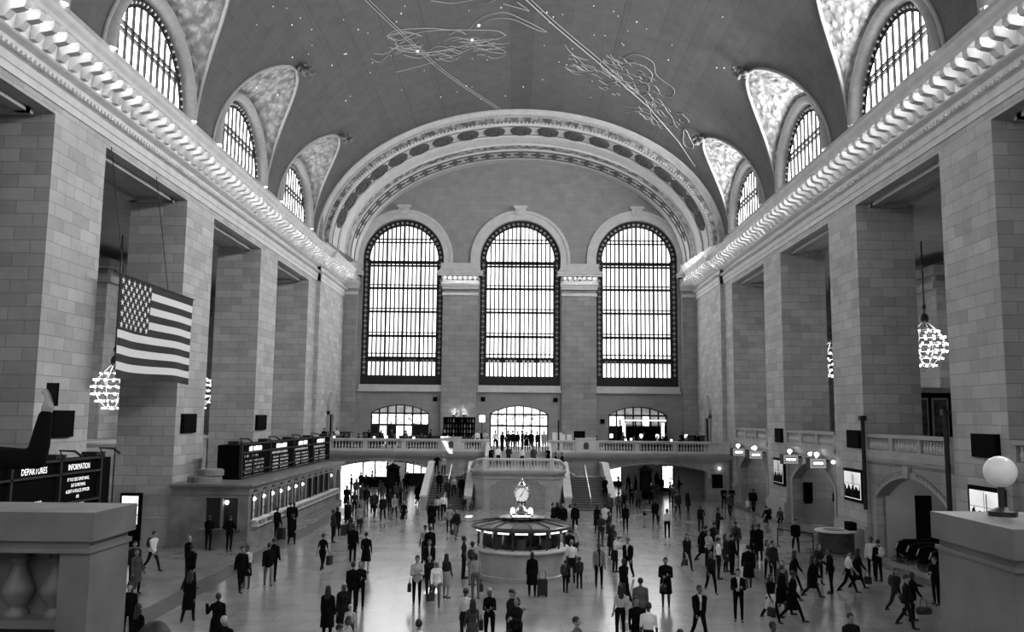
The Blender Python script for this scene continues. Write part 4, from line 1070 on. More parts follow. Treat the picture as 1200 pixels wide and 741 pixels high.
flatbox('loudspeaker_panel', -18.3, -1, 33.7, 35.4, 5.93, 6.99, .14, 'black', 'square black loudspeaker panel on the nearest left pier', 'loudspeaker')
flatbox('loudspeaker_panel', -18.3, -1, 46.9, 48.9, 5.87, 6.92, .14, 'black', 'square black loudspeaker panel on the second left pier', 'loudspeaker')
flatbox('loudspeaker_panel', -18.3, -1, 60.2, 62.5, 5.85, 6.9, .14, 'black', 'square black loudspeaker panel on the third left pier', 'loudspeaker')
def poster(y0, y1, z0, z1, label, pic, seed):
    e = empty('poster', (18.3, (y0 + y1) / 2, z0), 0, label, 'poster'); h = z1 - z0; l_ = y1 - y0
    b = MB(); b.box(-.16, 0, -l_ / 2, l_ / 2, 0, h); b.build('frame', M['black'], e)
    b = MB(); b.box(-.18, -.16, -l_ / 2 + .16, l_ / 2 - .16, .16, h - .16); pc = b.build('lit_picture', glowmat('poster_light', pic, .25, 1.2), e)
    b = MB(); r_ = random.Random(seed); x = -.19; w_ = l_ - .4
    us = [-w_ / 2 + w_ * i / 14 for i in range(15)]; hs = [.2 + h * (.18 + .3 * abs(math.sin(i * .9 + seed)) * (.5 + .5 * r_.random())) for i in range(15)]
    for i in range(14): b.quad((x, us[i], .2), (x, us[i + 1], .2), (x, us[i + 1], hs[i + 1]), (x, us[i], hs[i]))
    b.box(x - .005, x, -w_ * .1, -w_ * .07, .2, h * .85); b.build('dark_skyline', M['black'], pc)
    b = MB(); b.box(-.2, -.19, -l_ / 2 + .16, l_ / 2 - .16, h * .55, h * .56); b.box(-.2, -.19, -.01, .01, .2, h - .2); b.build('seams', M['iron'], pc)
poster(59.9, 62.35, 2.4, 4.25, 'backlit poster in black frame on the third right pier', .2, 1)
poster(46.35, 48.95, 2.55, 4.29, 'bright backlit poster in black frame on the second right pier', .4, 2)
poster(33.0, 35.5, 2.6, 4.37, 'bright backlit poster on the nearest right pier above the parapet', .45, 3)
for y, z0, z1, lab in ((45.85, 2.3, 7.15, 'thin dark vertical pipe at the left edge of the escalator bay'), (36.95, 3.0, 7.4, 'thin dark vertical pipe at the right edge of the escalator bay')):
    b = MB(); b.tube([(0, 0, 0), (0, 0, z1 - z0)], .11, 8); b.box(-.16, .16, -.16, .16, z1 - z0 - .25, z1 - z0); tag(b.build('pipe', M['iron'], None, loc=(18.1, y, z0)), lab, 'pipe')
lampm = MB(); lampm.ball((0, 0, 0), .13, 10, 6)
def track_sign(y, x, z, label, g):
    e = empty('track_sign', (x, y, z), 0, label, 'sign')
    b = MB(); b.box(-.5, .5, 0, .7, -.32, .32); b.box(.45, 18.6 - x, .2, .3, .1, .2); b.build('case', M['iron'], e)
    b = MB(); b.box(-.47, .47, -.02, 0, -.29, .29); f_ = b.build('face', mat('sign_face', .35, .5, emit=.12), e)
    b = MB(); b.box(-.33, .33, -.035, -.02, -.14, .14); b.build('number_panel', M['black'], f_)
    b = MB(); b.box(-.29, .29, -.045, -.035, -.07, .07); b.build('lit_strip', glowmat('lit_sign_strip', 4, .3, 12), f_)
    b = MB(); b.lathe([(.02, .32), (.05, .36), (.05, .42)], 0, .25, 8); b.ball((0, .2, .52), (.15, .15, .13), 10, 6); b.build('lamp', M['lamp'], e)
track_sign(70.2, 17.7, 4.3, 'lit track sign with lamp, farthest along the right wall', 0)
track_sign(65.2, 17.7, 4.3, 'lit track sign with lamp at the right haunch of the farthest right arch', 0)
track_sign(57.0, 17.75, 4.35, 'lit track sign with lamp over the left haunch of the middle right arch', 0)
track_sign(52.0, 17.8, 4.35, 'lit track sign with lamp over the right haunch of the middle right arch', 0)
for y, z, lab in ((67.8, 4.7, 'small wall lamp between the two farthest track signs'), (54.6, 4.8, 'small wall lamp between the track signs of the middle right arch'), (50.6, 4.5, 'small wall lamp right of the nearest track sign')):
    b = MB(); b.ball((0, 0, 0), (.12, .14, .1), 8, 6); b.mi = 1; b.box(.08, .3, -.1, .1, -.06, .06); tag(b.build('wall_lamp', [M['lamp'], M['iron']], None, loc=(18.2, y, z)), lab, 'lamp')
# framed posters in the gallery at right
e = empty('display_case', (21.9, 44.9, RF), 0, 'dark display case with two framed pictures in the right gallery', 'display case')
p0, p1 = aty(1074, 460, 50), aty(1118, 512, 50)
e.location = (p0.x - .2, 50.6, RF)
b = MB(); Wd = 2.6; b.box(0, Wd, 0, .5, 0, p0.z - RF); b.build('case', M['black'], e)
b = MB(); b.box(-.1, Wd + .1, -.15, .6, p0.z - RF, p0.z - RF + .3)
for i in range(14): b.box(i * .19, i * .19 + .1, -.2, -.1, p0.z - RF + .02, p0.z - RF + .3)
b.build('dentil_crown', M['trimstone'], e)
for k in range(2):
    x = .15 + k * 1.15; h = p0.z - RF
    b = MB(); b.box(x, x + .95, -.06, 0, .35, h - .3); f_ = b.build('picture_frame', M['trimstone'], e)
    b = MB(); b.box(x + .1, x + .85, -.08, -.06, .45, h - .4); b.build('picture', mat('dim_picture', .1, .4, var=.9, scale=3), f_)
# round booth with barrier
e = empty('round_counter', (16.75, 46.6, 0), 0, 'round dark counter with a pale ring top beside the second right pier', 'counter')
b = MB(); b.lathe([(1.0, 0), (1.0, .08), (.93, .1), (.93, 1.08)], n=32); b.build('body', M['dark_wood'], e, smooth=False)
b = MB(); b.lathe([(.62, 1.08), (1.04, 1.08), (1.06, 1.14), (1.02, 1.18), (.62, 1.18), (.62, 1.08)], n=32); b.build('ring_top', M['trimstone'], e)
b = MB(); b.box(.55, .95, -.5, .2, 1.18, 1.6); b.build('monitor', M['black'], e)
e = empty('queue_barrier', (15.2, 48.3, 0), 0, 'two black posts joined by a belt beside the round counter', 'barrier')
for x, y in ((-.9, .3), (.4, -1.6)):
    b = MB(); b.lathe([(.17, 0), (.17, .03), (.035, .05), (.035, .95), (.05, .97), (0, 1.0)], x, y, 10); b.build('post', M['iron'], e)
b = MB(); b.tube([(-.9, .3, .93), (.4, -1.6, .93)], .03, 5); b.build('belt', M['black'], e)
# kerb strips on the floor along both sides
k = MB(); k.box(-13.2, -12.2, 20, 74, .002, .006); k.box(17.2, 18.0, 20, 74, .002, .006); struct(k.build('floor_border', M['kerb']), 'dark border strip in the floor', 'floor border')
# wall tablets, notices
b = MB(); b.box(-.45, .45, -.08, 0, 0, 1.15); tag(b.build('notice_board', M['black'], None, loc=(16.9, BY - .01, 1.1)), 'black notice board on the balcony wall right of the right arch', 'notice board')  # notice board fixed flat to the balcony wall
b = MB(); b.ball((0, -.1, 0), .1, 8, 6); tag(b.build('wall_lamp', M['lamp'], None, loc=(17.1, BY - .02, 2.75)), 'small round lamp above the notice board', 'lamp')
for s in (-1, 1):
    e = empty('door_%d' % (7 if s < 0 else 8), (s * 17.95, 82.0, BZ)); struct(e, 'dark doorway with carved pediment at the %s end of the balcony' % ('left' if s < 0 else 'right'), 'doorway')
    a, c_ = sorted((0, -s * .25)); b = MB(); b.box(a, c_, -1.0, -.75, 0, 3.3); b.box(a, c_, .75, 1.0, 0, 3.3); b.box(a, c_, -1.0, 1.0, 3.0, 3.9); b.prism([(-1.1, 3.9), (1.1, 3.9), (.2, 5.0), (0, 5.15), (-.2, 5.0)], 'x', a, c_); b.build('frame', M['plain'], e)
    a, c_ = sorted((-s * .02, -s * .08)); b = MB(); b.box(a, c_, -.75, .75, 0, 3.0); b.build('leaf', M['black'], e)
# ---------------------------------------------------------------- near parapets (camera stands on the east balcony)
wl = MB(); wl.box(-END, -4.6, EAST, 7.2, 4.6, 5.05); wl.box(4.6, END, EAST, 7.2, 4.6, 5.05); wl.box(-4.6, 4.6, EAST, 3.0, 4.6, 5.15); wl.box(-4.6, -2.7, 3.0, 6.5, 4.6, 5.15); wl.box(-END, END, 7.0, 7.3, 0, 3.6); wl.box(-3.9, 3.9, 3.0, 10.6, 3.6, 3.9); wl.box(-3.9, 3.9, 10.4, 10.6, 0, 3.6)
struct(wl.build('floor_east_balcony', M['plain']), 'balcony floor under the camera', 'floor')
def parapet(s, xf, yn, yf, label):
    # inner face x = s*xf, running from yn to yf
    e = empty('parapet', (s * (xf + .6), (yn + yf) / 2, 0), 0, label, 'parapet'); X0 = s * (xf + .6); yc = (yn + yf) / 2
    def bx(mb, xa, xb, ya, yb, z0, z1): a, c_ = sorted((s * xa - X0, s * xb - X0)); mb.box(a, c_, ya - yc, yb - yc, z0, z1)
    b = MB(); bx(b, xf + .04, xf + .3, yn + .06, yf - .04, 4.0, 5.72); bx(b, xf + .1, xf + 6, yn + .6, yf - .1, 4.0, 5.05); b.build('pedestal', M['pmarble'], e)
    b = MB(); bx(b, xf, xf + 6, yn, yf, 5.8, 6.04); bx(b, xf + .05, xf + 6, yn + .05, yf - .05, 5.74, 5.8); bx(b, xf + .02, xf + 6, yn + .02, yf - .02, 5.7, 5.74); b.build('coping', M['pmarble'], e)
    b = MB(); bx(b, xf + .3, xf + 6, yn + .15, yf - .15, 5.05, 5.12); bx(b, xf + .3, xf + 6, yf - .4, yf - .15, 5.05, 5.72); b.build('rear_panel', M['pmarble'], e)
    bme_ = baluster_mesh(.58, .14); bme_.materials[0] = M['pmarble']
    for i in range(12): 
        o = link('baluster', bme_, e, (s * (xf + .46 + i * .34) - X0, yn + .36 - yc, 5.12))
M['pmarble'] = mat('dark_veined_marble', .15, .45, var=.22, scale=2.2)
pl_f = atz(161, 590, 6.04); pl_n = atz(88, 601, 6.04)
parapet(-1, -pl_f.x, pl_n.y, pl_f.y, 'grey marble parapet pedestal in the near left corner with balusters')
pr_f = atz(1090, 599, 6.04)
parapet(1, pr_f.x, pr_f.y - 1.35, pr_f.y, 'grey marble parapet pedestal in the near right corner')
# ---------------------------------------------------------------- ceiling drawing: plain flowing lines and stars
def vpt(px, py):
    d = ray(px, py); A = (d.x / VA) ** 2 + (d.z / VB) ** 2; B = 2 * (CAM.x * d.x / VA ** 2 + (CAM.z - VZ) * d.z / VB ** 2); c_ = (CAM.x / VA) ** 2 + ((CAM.z - VZ) / VB) ** 2 - 1
    t_ = (-B + math.sqrt(B * B - 4 * A * c_)) / 2 / A; p = CAM + d * t_
    n_ = Vector((p.x / VA ** 2, 0, (p.z - VZ) / VB ** 2)).normalized(); return p - n_ * .04
def cat(pts, n_=8):
    out = []
    P_ = [pts[0]] + list(pts) + [pts[-1]]
    for i in range(1, len(P_) - 2):
        for k in range(n_):
            t_ = k / n_; p0_, p1_, p2_, p3_ = P_[i - 1], P_[i], P_[i + 1], P_[i + 2]
            out.append(tuple(.5 * (2 * p1_[q] + (p2_[q] - p0_[q]) * t_ + (2 * p0_[q] - 5 * p1_[q] + 4 * p2_[q] - p3_[q]) * t_ ** 2 + (3 * p1_[q] - p0_[q] - 3 * p2_[q] + p3_[q]) * t_ ** 3) for q in (0, 1)))
    out.append(pts[-1]); return out
gold = mat('gold_line_paint', .36, .6)
mb = MB()
def line(pts, r_=.03, smooth=True): mb.tube([vpt(*p) for p in (cat(pts) if smooth and len(pts) > 2 else pts)], r_, 4, False)
line([(422, -6), (470, 40), (520, 85), (582, 127)], .035); line([(427, -6), (474, 40), (524, 85), (586, 127)], .035)
for a, c_ in (((612, -5), (650, 30)), ((650, 30), (700, 72)), ((700, 72), (760, 125)), ((760, 125), (795, 165)), ((795, 165), (815, 195))): line([a, c_], .045, False)
line([(618, -5), (656, 30), (706, 72), (766, 125)], .03)
rr = random.Random(11)
def plume(cx, cy, w_, h_, n_, ang, seed):
    r_ = random.Random(seed); ca, sa = math.cos(ang), math.sin(ang)
    for i in range(n_):
        u = r_.uniform(-.5, .5) * w_; v = r_.uniform(-.5, .5) * h_; l_ = r_.uniform(.12, .4) * w_; k = r_.uniform(-.25, .25) * l_; pts = []
        for q in range(5):
            a_ = u + l_ * (q / 4 - .5); b_ = v + k * math.sin(q / 4 * PI) + r_.uniform(-1, 1)
            pts.append((cx + a_ * ca - b_ * sa, cy + a_ * sa + b_ * ca))
        line(pts, r_.choice((.022, .028, .035)))
def loop(cx, cy, w_, h_, ang, seed, r_=.035):
    q_ = random.Random(seed); ca, sa = math.cos(ang), math.sin(ang); pts = []
    for i in range(15):
        a_ = 2 * PI * i / 14; f_ = 1 + .22 * math.sin(3 * a_ + seed) ; x, y = w_ / 2 * math.cos(a_) * f_, h_ / 2 * math.sin(a_) * f_; pts.append((cx + x * ca - y * sa, cy + x * sa + y * ca))
    pts[-1] = pts[0]; line(pts, r_)
plume(520, 50, 110, 26, 26, -.05, 1); loop(515, 45, 130, 26, -.05, 2); plume(545, 62, 80, 16, 14, -.1, 3)
line([(434, 68), (446, 72), (460, 58), (480, 42), (500, 36), (540, 34)]); line([(438, 62), (452, 62), (470, 50), (490, 42)])
line([(550, 33), (565, 20), (590, 14), (612, 22), (636, 34), (640, 37), (628, 34), (600, 22), (575, 22), (558, 32)])
line([(464, 84), (480, 80), (510, 72)]); line([(566, 45), (580, 54), (591, 59), (590, 62), (572, 60)])
plume(740, 88, 60, 30, 34, .45, 4); loop(738, 88, 62, 30, .45, 5); plume(690, 75, 50, 30, 16, .4, 6); plume(725, 105, 40, 14, 10, .2, 7)
line([(730, 68), (745, 63), (765, 72), (770, 88), (790, 104), (785, 114), (765, 106)]); line([(662, 52), (672, 64), (690, 70)]); line([(662, 78), (676, 84), (700, 82), (715, 90)])
plume(775, 135, 50, 26, 22, .6, 8); loop(775, 132, 36, 18, .9, 9); line([(732, 124), (752, 126), (762, 130)]); line([(733, 131), (752, 130), (764, 134)]); loop(806, 164, 22, 9, 1.2, 10)
line([(505, 0), (530, 3), (560, -2)]); line([(590, 4), (612, 10), (620, 12), (606, 2)]); line([(570, 4), (585, -3)])
mb.build('gold_line_drawing', gold, ceil)
st = MB()
for i in range(70):
    p = vpt(rr.uniform(300, 860), rr.uniform(5, 118)); st.ball(p, rr.choice((.03, .035, .05)), 6, 4)
for p in ((561, 29), (489, 59), (553, 46)): st.ball(vpt(*p), .13, 8, 5)
st.build('gilded_stars', mat('gilded_star', .7, .4, emit=.4), ceil)  # gilt given a glow of its own, no lamp behind it
# ---------------------------------------------------------------- people
GR = [.004, .012, .025, .055, .1, .18, .28, .42, .6, .78]
CLOTH = {i: mat('cloth_grey', g, .9, spec=.08) for i, g in enumerate(GR)}
SKIN = [mat('skin', g, .55) for g in (.28, .2, .11, .06)]
HAIR = {'d': mat('dark_hair', .012, .6), 'g': mat('grey_hair', .2, .6), 'l': mat('light_hair', .38, .6)}
SHOE = mat('dark_shoes', .012, .5); EYE = mat('dark_eye', .02, .3); LEATHER = {0: mat('black_bag', .008, .5), 2: mat('dark_bag', .03, .5), 5: mat('grey_bag', .16, .6), 8: mat('pale_bag', .55, .6)}
V = Vector
def rx(a): return Matrix.Rotation(a, 3, 'X')
POSES = {
 'stand': dict(l=(2, 3), r=(-2, 3), al=(4, 12, 0, 7), ar=(6, 14, 0, 7), lean=0),
 'ease':  dict(l=(8, 12), r=(-3, 2), al=(10, 30, 10, 9), ar=(2, 10, 0, 8), lean=-2),
 'hold':  dict(l=(3, 4), r=(-3, 3), al=(22, 88, 34, 6), ar=(18, 80, 34, 6), lean=3),
 'phone': dict(l=(4, 4), r=(-4, 4), al=(35, 85, 25, 8), ar=(4, 12, 0, 7), lean=4),
 'call':  dict(l=(3, 4), r=(-3, 3), al=(30, 138, 5, 28), ar=(4, 14, 0, 7), lean=0),
 'hips':  dict(l=(3, 3), r=(-3, 3), al=(-12, 70, 45, 34), ar=(-12, 70, 45, 34), lean=0),
 'walk':  dict(l=(27, 8), r=(-20, 22), al=(-20, 14, 0, 7), ar=(22, 22, 4, 7), lean=4),
 'step':  dict(l=(-14, 20), r=(17, 6), al=(14, 20, 4, 8), ar=(-12, 12, 0, 8), lean=3),
 'photo': dict(l=(4, 3), r=(-4, 3), al=(52, 105, 28, 14), ar=(50, 108, 30, 14), lean=-2),
 'high':  dict(l=(2, 2), r=(-2, 2), ar=(100, 68, 22, 92), al=(10, 20, 0, 8), lean=0),
 'point': dict(l=(10, 6), r=(-10, 10), al=(72, 8, 0, 10), ar=(15, 30, 10, 8), lean=4),
 'sit':   dict(l=(84, 84), r=(80, 86), al=(28, 50, 20, 7), ar=(25, 48, 20, 7), lean=6),
 'crouch': dict(l=(100, 130), r=(60, 132), al=(50, 40, 15, 7), ar=(45, 40, 15, 7), lean=24),
}
def body_prims(sex, pose):
    p = POSES[pose]; f = sex == 'f'; out = []
    sh = .16 if f else .18
    hipz = .93; L = R(p['lean'])
    Tl = rx(L)                                # upper body leans forward about the hips (towards -Y)
    piv = V((0, 0, hipz))
    def U(v): return piv + Tl @ (V(v) - piv)
    def E(c, r, m, rot=None, up=True): out.append(('e', U(c) if up else V(c), r, (Tl if up else Matrix.Identity(3)) if rot is None else rot, m))
    def C(a, b, ra, rb, m): out.append(('c', V(a), V(b), ra, rb, m))
    # legs
    low = 9; legs = []
    for sd, key in ((1, 'l'), (-1, 'r')):
        sw, kn = R(p[key][0]), R(p[key][1]); h = V((sd * (.1 if f else .095), 0, hipz - .03))
        k = h + .43 * V((sd * .03, -math.sin(sw), -math.cos(sw))); a = k + .41 * V((0, -math.sin(sw - kn), -math.cos(sw - kn)))
        legs.append((sd, h, k, a, sw - kn)); low = min(low, a.z)
    for sd, h, k, a, ang in legs:
        C(h, k, .092 if f else .088, .062, 'b'); C(k, k.lerp(a, .35), .06, .058, 'b'); C(k.lerp(a, .35), a, .058, .042, 'b')
        d = V((sd * .03, -math.cos(ang * .4), -math.sin(ang * .35) * (1 if ang < 0 else .2)))
        ft = a + V((0, .02, -.04)); C(ft, ft + d * .1, .042, .042, 's'); C(ft + d * .1, ft + d * .19 + V((0, 0, -.008)), .042, .032, 's')
    # torso
    out.append(('e', V((0, .01, hipz + .02)), (.172 if f else .158, .118, .125), Matrix.Identity(3), 'b'))
    E((0, 0, 1.1), (.132 if f else .148, .1, .16), 't'); E((0, .005, 1.27), (.15 if f else .17, .112 if f else .12, .17), 't')
    E((0, 0, 1.2), (.14 if f else .16, .105, .2), 't')
    if f:
        for sd in (-1, 1): E((sd * .065, -.078, 1.28), (.068, .045, .065), 't')
    for sd in (-1, 1): C(U((0, .01, 1.43)), U((sd * (sh - .02), .005, 1.385)), .062, .055, 't')
    C(U((0, .01, 1.4)), U((0, 0, 1.47)), .08, .058, 't')
    C(U((0, 0, 1.44)), U((0, -.005, 1.55)), .054, .05, 'k')
    # head with face
    E((0, .008, 1.648), (.081, .101, .108), 'k'); E((0, -.03, 1.59), (.061, .068, .07), 'k'); E((0, -.05, 1.563), (.032, .036, .026), 'k')
    C(U((0, -.09, 1.65)), U((0, -.114, 1.61)), .011, .016, 'k')
    for sd in (-1, 1):
        E((sd * .08, .008, 1.63), (.012, .022, .032), 'k'); E((sd * .031, -.0885, 1.645), (.013, .01, .01), 'e')
    E((0, -.0925, 1.577), (.02, .01, .008), 'e')
    # arms and hands with five fingers
    hands = {}
    for sd, key in ((1, 'al'), (-1, 'ar')):
        a, e, inn, ab = [R(q) for q in p[key]]
        s = V((sd * sh, 0, 1.375)); d1 = V((sd * math.sin(ab), -math.sin(a) * math.cos(ab), -math.cos(a) * math.cos(ab)))
        d2 = V((-sd * math.sin(inn) + sd * .4 * math.sin(ab), -math.sin(a + e), -math.cos(a + e))).normalized()
        el = s + d1 * .285; wr = el + d2 * .245
        S_, El, Wr = U(s), U(el), U(wr); D2 = (Wr - El).normalized()
        C(S_, El, .056 if not f else .047, .042 if not f else .037, 't'); C(El, El.lerp(Wr, .3), .042 if not f else .037, .041 if not f else .036, 'a'); C(El.lerp(Wr, .3), Wr, .04 if not f else .035, .028, 'a')
        side = D2.cross(V((sd, 0, 0)));
        if side.length < .2: side = V((0, -1, 0))
        side = (side - D2 * side.dot(D2)).normalized(); nrm = D2.cross(side).normalized() * sd   # palm normal
        C(Wr, Wr + D2 * .05, .027, .034, 'k'); C(Wr + D2 * .045 + side * .018, Wr + D2 * .08 + side * .022, .022, .02, 'k'); C(Wr + D2 * .045 - side * .018, Wr + D2 * .075 - side * .022, .022, .018, 'k')
        for i, (o_, l_) in enumerate(((.031, .068), (.011, .078), (-.011, .072), (-.031, .056))):
            b0 = Wr + D2 * .085 + side * o_; b1 = b0 + D2 * l_ * .55 - nrm * .01; b2 = b1 + D2 * l_ * .4 - nrm * .024
            C(b0, b1, .0115, .0105, 'k'); C(b1, b2, .0105, .009, 'k')
        t0 = Wr + D2 * .03 + side * .03; C(t0, t0 + D2 * .035 + side * .026, .014, .012, 'k'); C(t0 + D2 * .035 + side * .026, t0 + D2 * .07 + side * .03 - nrm * .012, .012, .01, 'k')
        hands[sd] = (S_, El, Wr, Wr + D2 * .1)
    dz = .075 - low
    out2 = []
    for q in out:
        if q[0] == 'e': out2.append(('e', q[1] + V((0, 0, dz)), q[2], q[3], q[4]))
        else: out2.append(('c', q[1] + V((0, 0, dz)), q[2] + V((0, 0, dz)), q[3], q[4], q[5]))
    H = {k: [x + V((0, 0, dz)) for x in v] for k, v in hands.items()}
    return out2, dict(hands=H, dz=dz, U=lambda v: U(v) + V((0, 0, dz)), low=low, sh=sh, Tl=Tl)
def solid(name, prims, voxel, ratio, mats, keys, keep=None):
    mb = MB()
    for q in prims:
        if q[0] == 'e':
            _, c, r, rot, m_ = q; t_ = MB(); t_.ball((0, 0, 0), r, 14, 9)
            mb.add([tuple(c + rot @ V(v)) for v in t_.v], t_.f)
        else:
            _, a, b, ra, rb, m_ = q; mb.ball(a, ra, 10, 7); mb.ball(b, rb, 10, 7)
            if (b - a).length > 1e-4: mb.tube([a, b], [ra, rb], 12)
    me = bpy.data.meshes.new('tmp'); me.from_pydata(mb.v, [], mb.f)
    o = bpy.data.objects.new('tmp', me); col.objects.link(o)
    m1 = o.modifiers.new('r', 'REMESH'); m1.mode = 'VOXEL'; m1.voxel_size = voxel; m1.use_smooth_shade = True
    m3 = o.modifiers.new('s', 'SMOOTH'); m3.factor = .4; m3.iterations = 2
    m2 = o.modifiers.new('d', 'DECIMATE'); m2.ratio = ratio
    dg = bpy.context.evaluated_depsgraph_get(); res = bpy.data.meshes.new_from_object(o.evaluated_get(dg))
    bpy.data.objects.remove(o); bpy.data.meshes.remove(me); res.name = name
    n_ = len(res.polygons); cen = np.empty(n_ * 3); res.polygons.foreach_get('center', cen); cen = cen.reshape(-1, 3)
    if keep is not None:
        kill = [i for i in range(n_) if not keep(cen[i])]
        if kill:
            bm = bmesh.new(); bm.from_mesh(res); bm.faces.ensure_lookup_table()
            bmesh.ops.delete(bm, geom=[bm.faces[i] for i in kill], context='FACES'); bm.to_mesh(res); bm.free()
    res.materials.clear()
    for m_ in mats: res.materials.append(m_)
    if keep is None and len(keys) > 1:
        D = []; mi = []
        for q in prims:
            if q[0] == 'e':
                _, c, r, rot, m_ = q; loc = (cen - np.array(c)) @ np.array(rot); rr_ = np.array(r)
                k0 = np.linalg.norm(loc / rr_, axis=1); D.append((k0 - 1) * rr_.min())
            else:
                _, a, b, ra, rb, m_ = q; a = np.array(a); b = np.array(b); ab = b - a; t_ = np.clip(((cen - a) @ ab) / max(ab @ ab, 1e-9), 0, 1)
                D.append(np.linalg.norm(cen - (a + t_[:, None] * ab), axis=1) - (ra + (rb - ra) * t_))
            mi.append(keys.index(q[-1]))
        res.polygons.foreach_set('material_index', np.array(mi)[np.argmin(np.array(D), axis=0)].astype(np.int32))
    n_ = len(res.polygons); res.polygons.foreach_set('use_smooth', [True] * n_); res.update()
    return res
KEYS = ['k', 't', 'a', 'b', 's', 'e']
CACHE = {}
def tmpl(kind, sex, pose, extra=''):
    key = (kind, sex, pose, extra)
    if key in CACHE: return CACHE[key]
    if kind == 'body':
        pr, info = body_prims(sex, pose)
        me = solid('person_body', pr, .0095, .3, [SKIN[0], CLOTH[0], CLOTH[0], CLOTH[0], SHOE, EYE], KEYS)
        CACHE[key] = (me, pr, info); return CACHE[key]
    me_, pr, info = tmpl('body', sex, pose); U = info['U']; dz = info['dz']; Tl = info['Tl']
    I3 = Matrix.Identity(3)
    if kind == 'hair':
        q = [('e', U((0, .02, 1.668)), (.091, .107, .108), Tl, 'h')]
        if extra == 'l':
            q += [('e', U((0, .06, 1.56)), (.095, .06, .16), Tl, 'h'), ('e', U((0, .085, 1.42)), (.1, .045, .14), Tl, 'h')] + [('e', U((sd * .075, .02, 1.52)), (.03, .055, .14), Tl, 'h') for sd in (-1, 1)]
        if extra == 'p': q += [('e', U((0, .125, 1.69)), (.04, .045, .04), Tl, 'h'), ('e', U((0, .135, 1.6)), (.028, .03, .09), Tl, 'h')]
        if extra == 'c': q = [('e', U((0, .01, 1.69)), (.09, .108, .075), Tl, 'h'), ('e', U((0, -.11, 1.675)), (.07, .075, .012), Tl, 'h')]
        if extra == 'm': q = [('e', U((0, .03, 1.665)), (.088, .1, .108), Tl, 'h'), ('e', U((0, .05, 1.6)), (.09, .075, .1), Tl, 'h')]
        inv = Tl.inverted(); c0 = U((0, 0, 1.65))
        def keep(c):
            if extra == 'c': return True
            l_ = inv @ (V(c) - c0); return not (l_.y < -.045 and l_.z < .055 and abs(l_.x) < .075)
        CACHE[key] = solid('hair', q, .009, .35, [HAIR['d']], ['h'], keep); return CACHE[key]
    if kind in ('jacket', 'coat', 'blouse'):
        g = .016 if kind == 'jacket' else .024
        q = []
        for p_ in pr:
            if p_[-1] in ('t', 'a'):
                if p_[0] == 'e': q.append(('e', p_[1], tuple(r_ + g for r_ in p_[2]), p_[3], 'h'))
                else: q.append(('c', p_[1], p_[2], p_[3] + g, p_[4] + g * .8, 'h'))
        hz = .93 + dz
        q.append(('e', V((0, .01, hz + .02)), (.19, .142, .2), I3, 'h'))
        if kind == 'coat':
            q.append(('c', V((0, .01, hz)), V((0, .01, hz - .45)), .175, .205, 'h')); q.append(('c', V((.04, .01, hz)), V((.05, .01, hz - .45)), .165, .19, 'h')); q.append(('c', V((-.04, .01, hz)), V((-.05, .01, hz - .45)), .165, .19, 'h'))
        hem = hz - (.13 if kind == 'jacket' else .47)
        inv = Tl.inverted(); c0 = U((0, 0, 1.0))
        def keep(c):
            if c[2] < hem: return False
            l_ = inv @ (V(c) - c0)
            if kind == 'jacket' and extra == 'v' and l_.y < -.02 and abs(l_.x) < .01 + .1 * max(0, l_.z - .06) and l_.z < .47: return False
            if l_.z > .44 and abs(l_.x) < .07 and l_.y < .02: return False
            return True
        CACHE[key] = solid(kind, q, .011, .3, [CLOTH[0]], ['h'], keep); return CACHE[key]
    if kind == 'skirt':
        hz = .93 + dz
        q = [('e', V((0, .01, hz + .03)), (.185, .13, .13), I3, 'h')]
        for sx in (-.05, 0, .05): q.append(('c', V((sx * .6, 0, hz)), V((sx, 0, hz - .42)), .15, .185, 'h'))
        hem = hz - .42
        CACHE[key] = solid('skirt', q, .011, .3, [CLOTH[0]], ['h'], lambda c: c[2] > hem and c[2] < hz + .12); return CACHE[key]
def setmat(o, i, m_):
    o.material_slots[i].link = 'OBJECT'; o.material_slots[i].material = m_
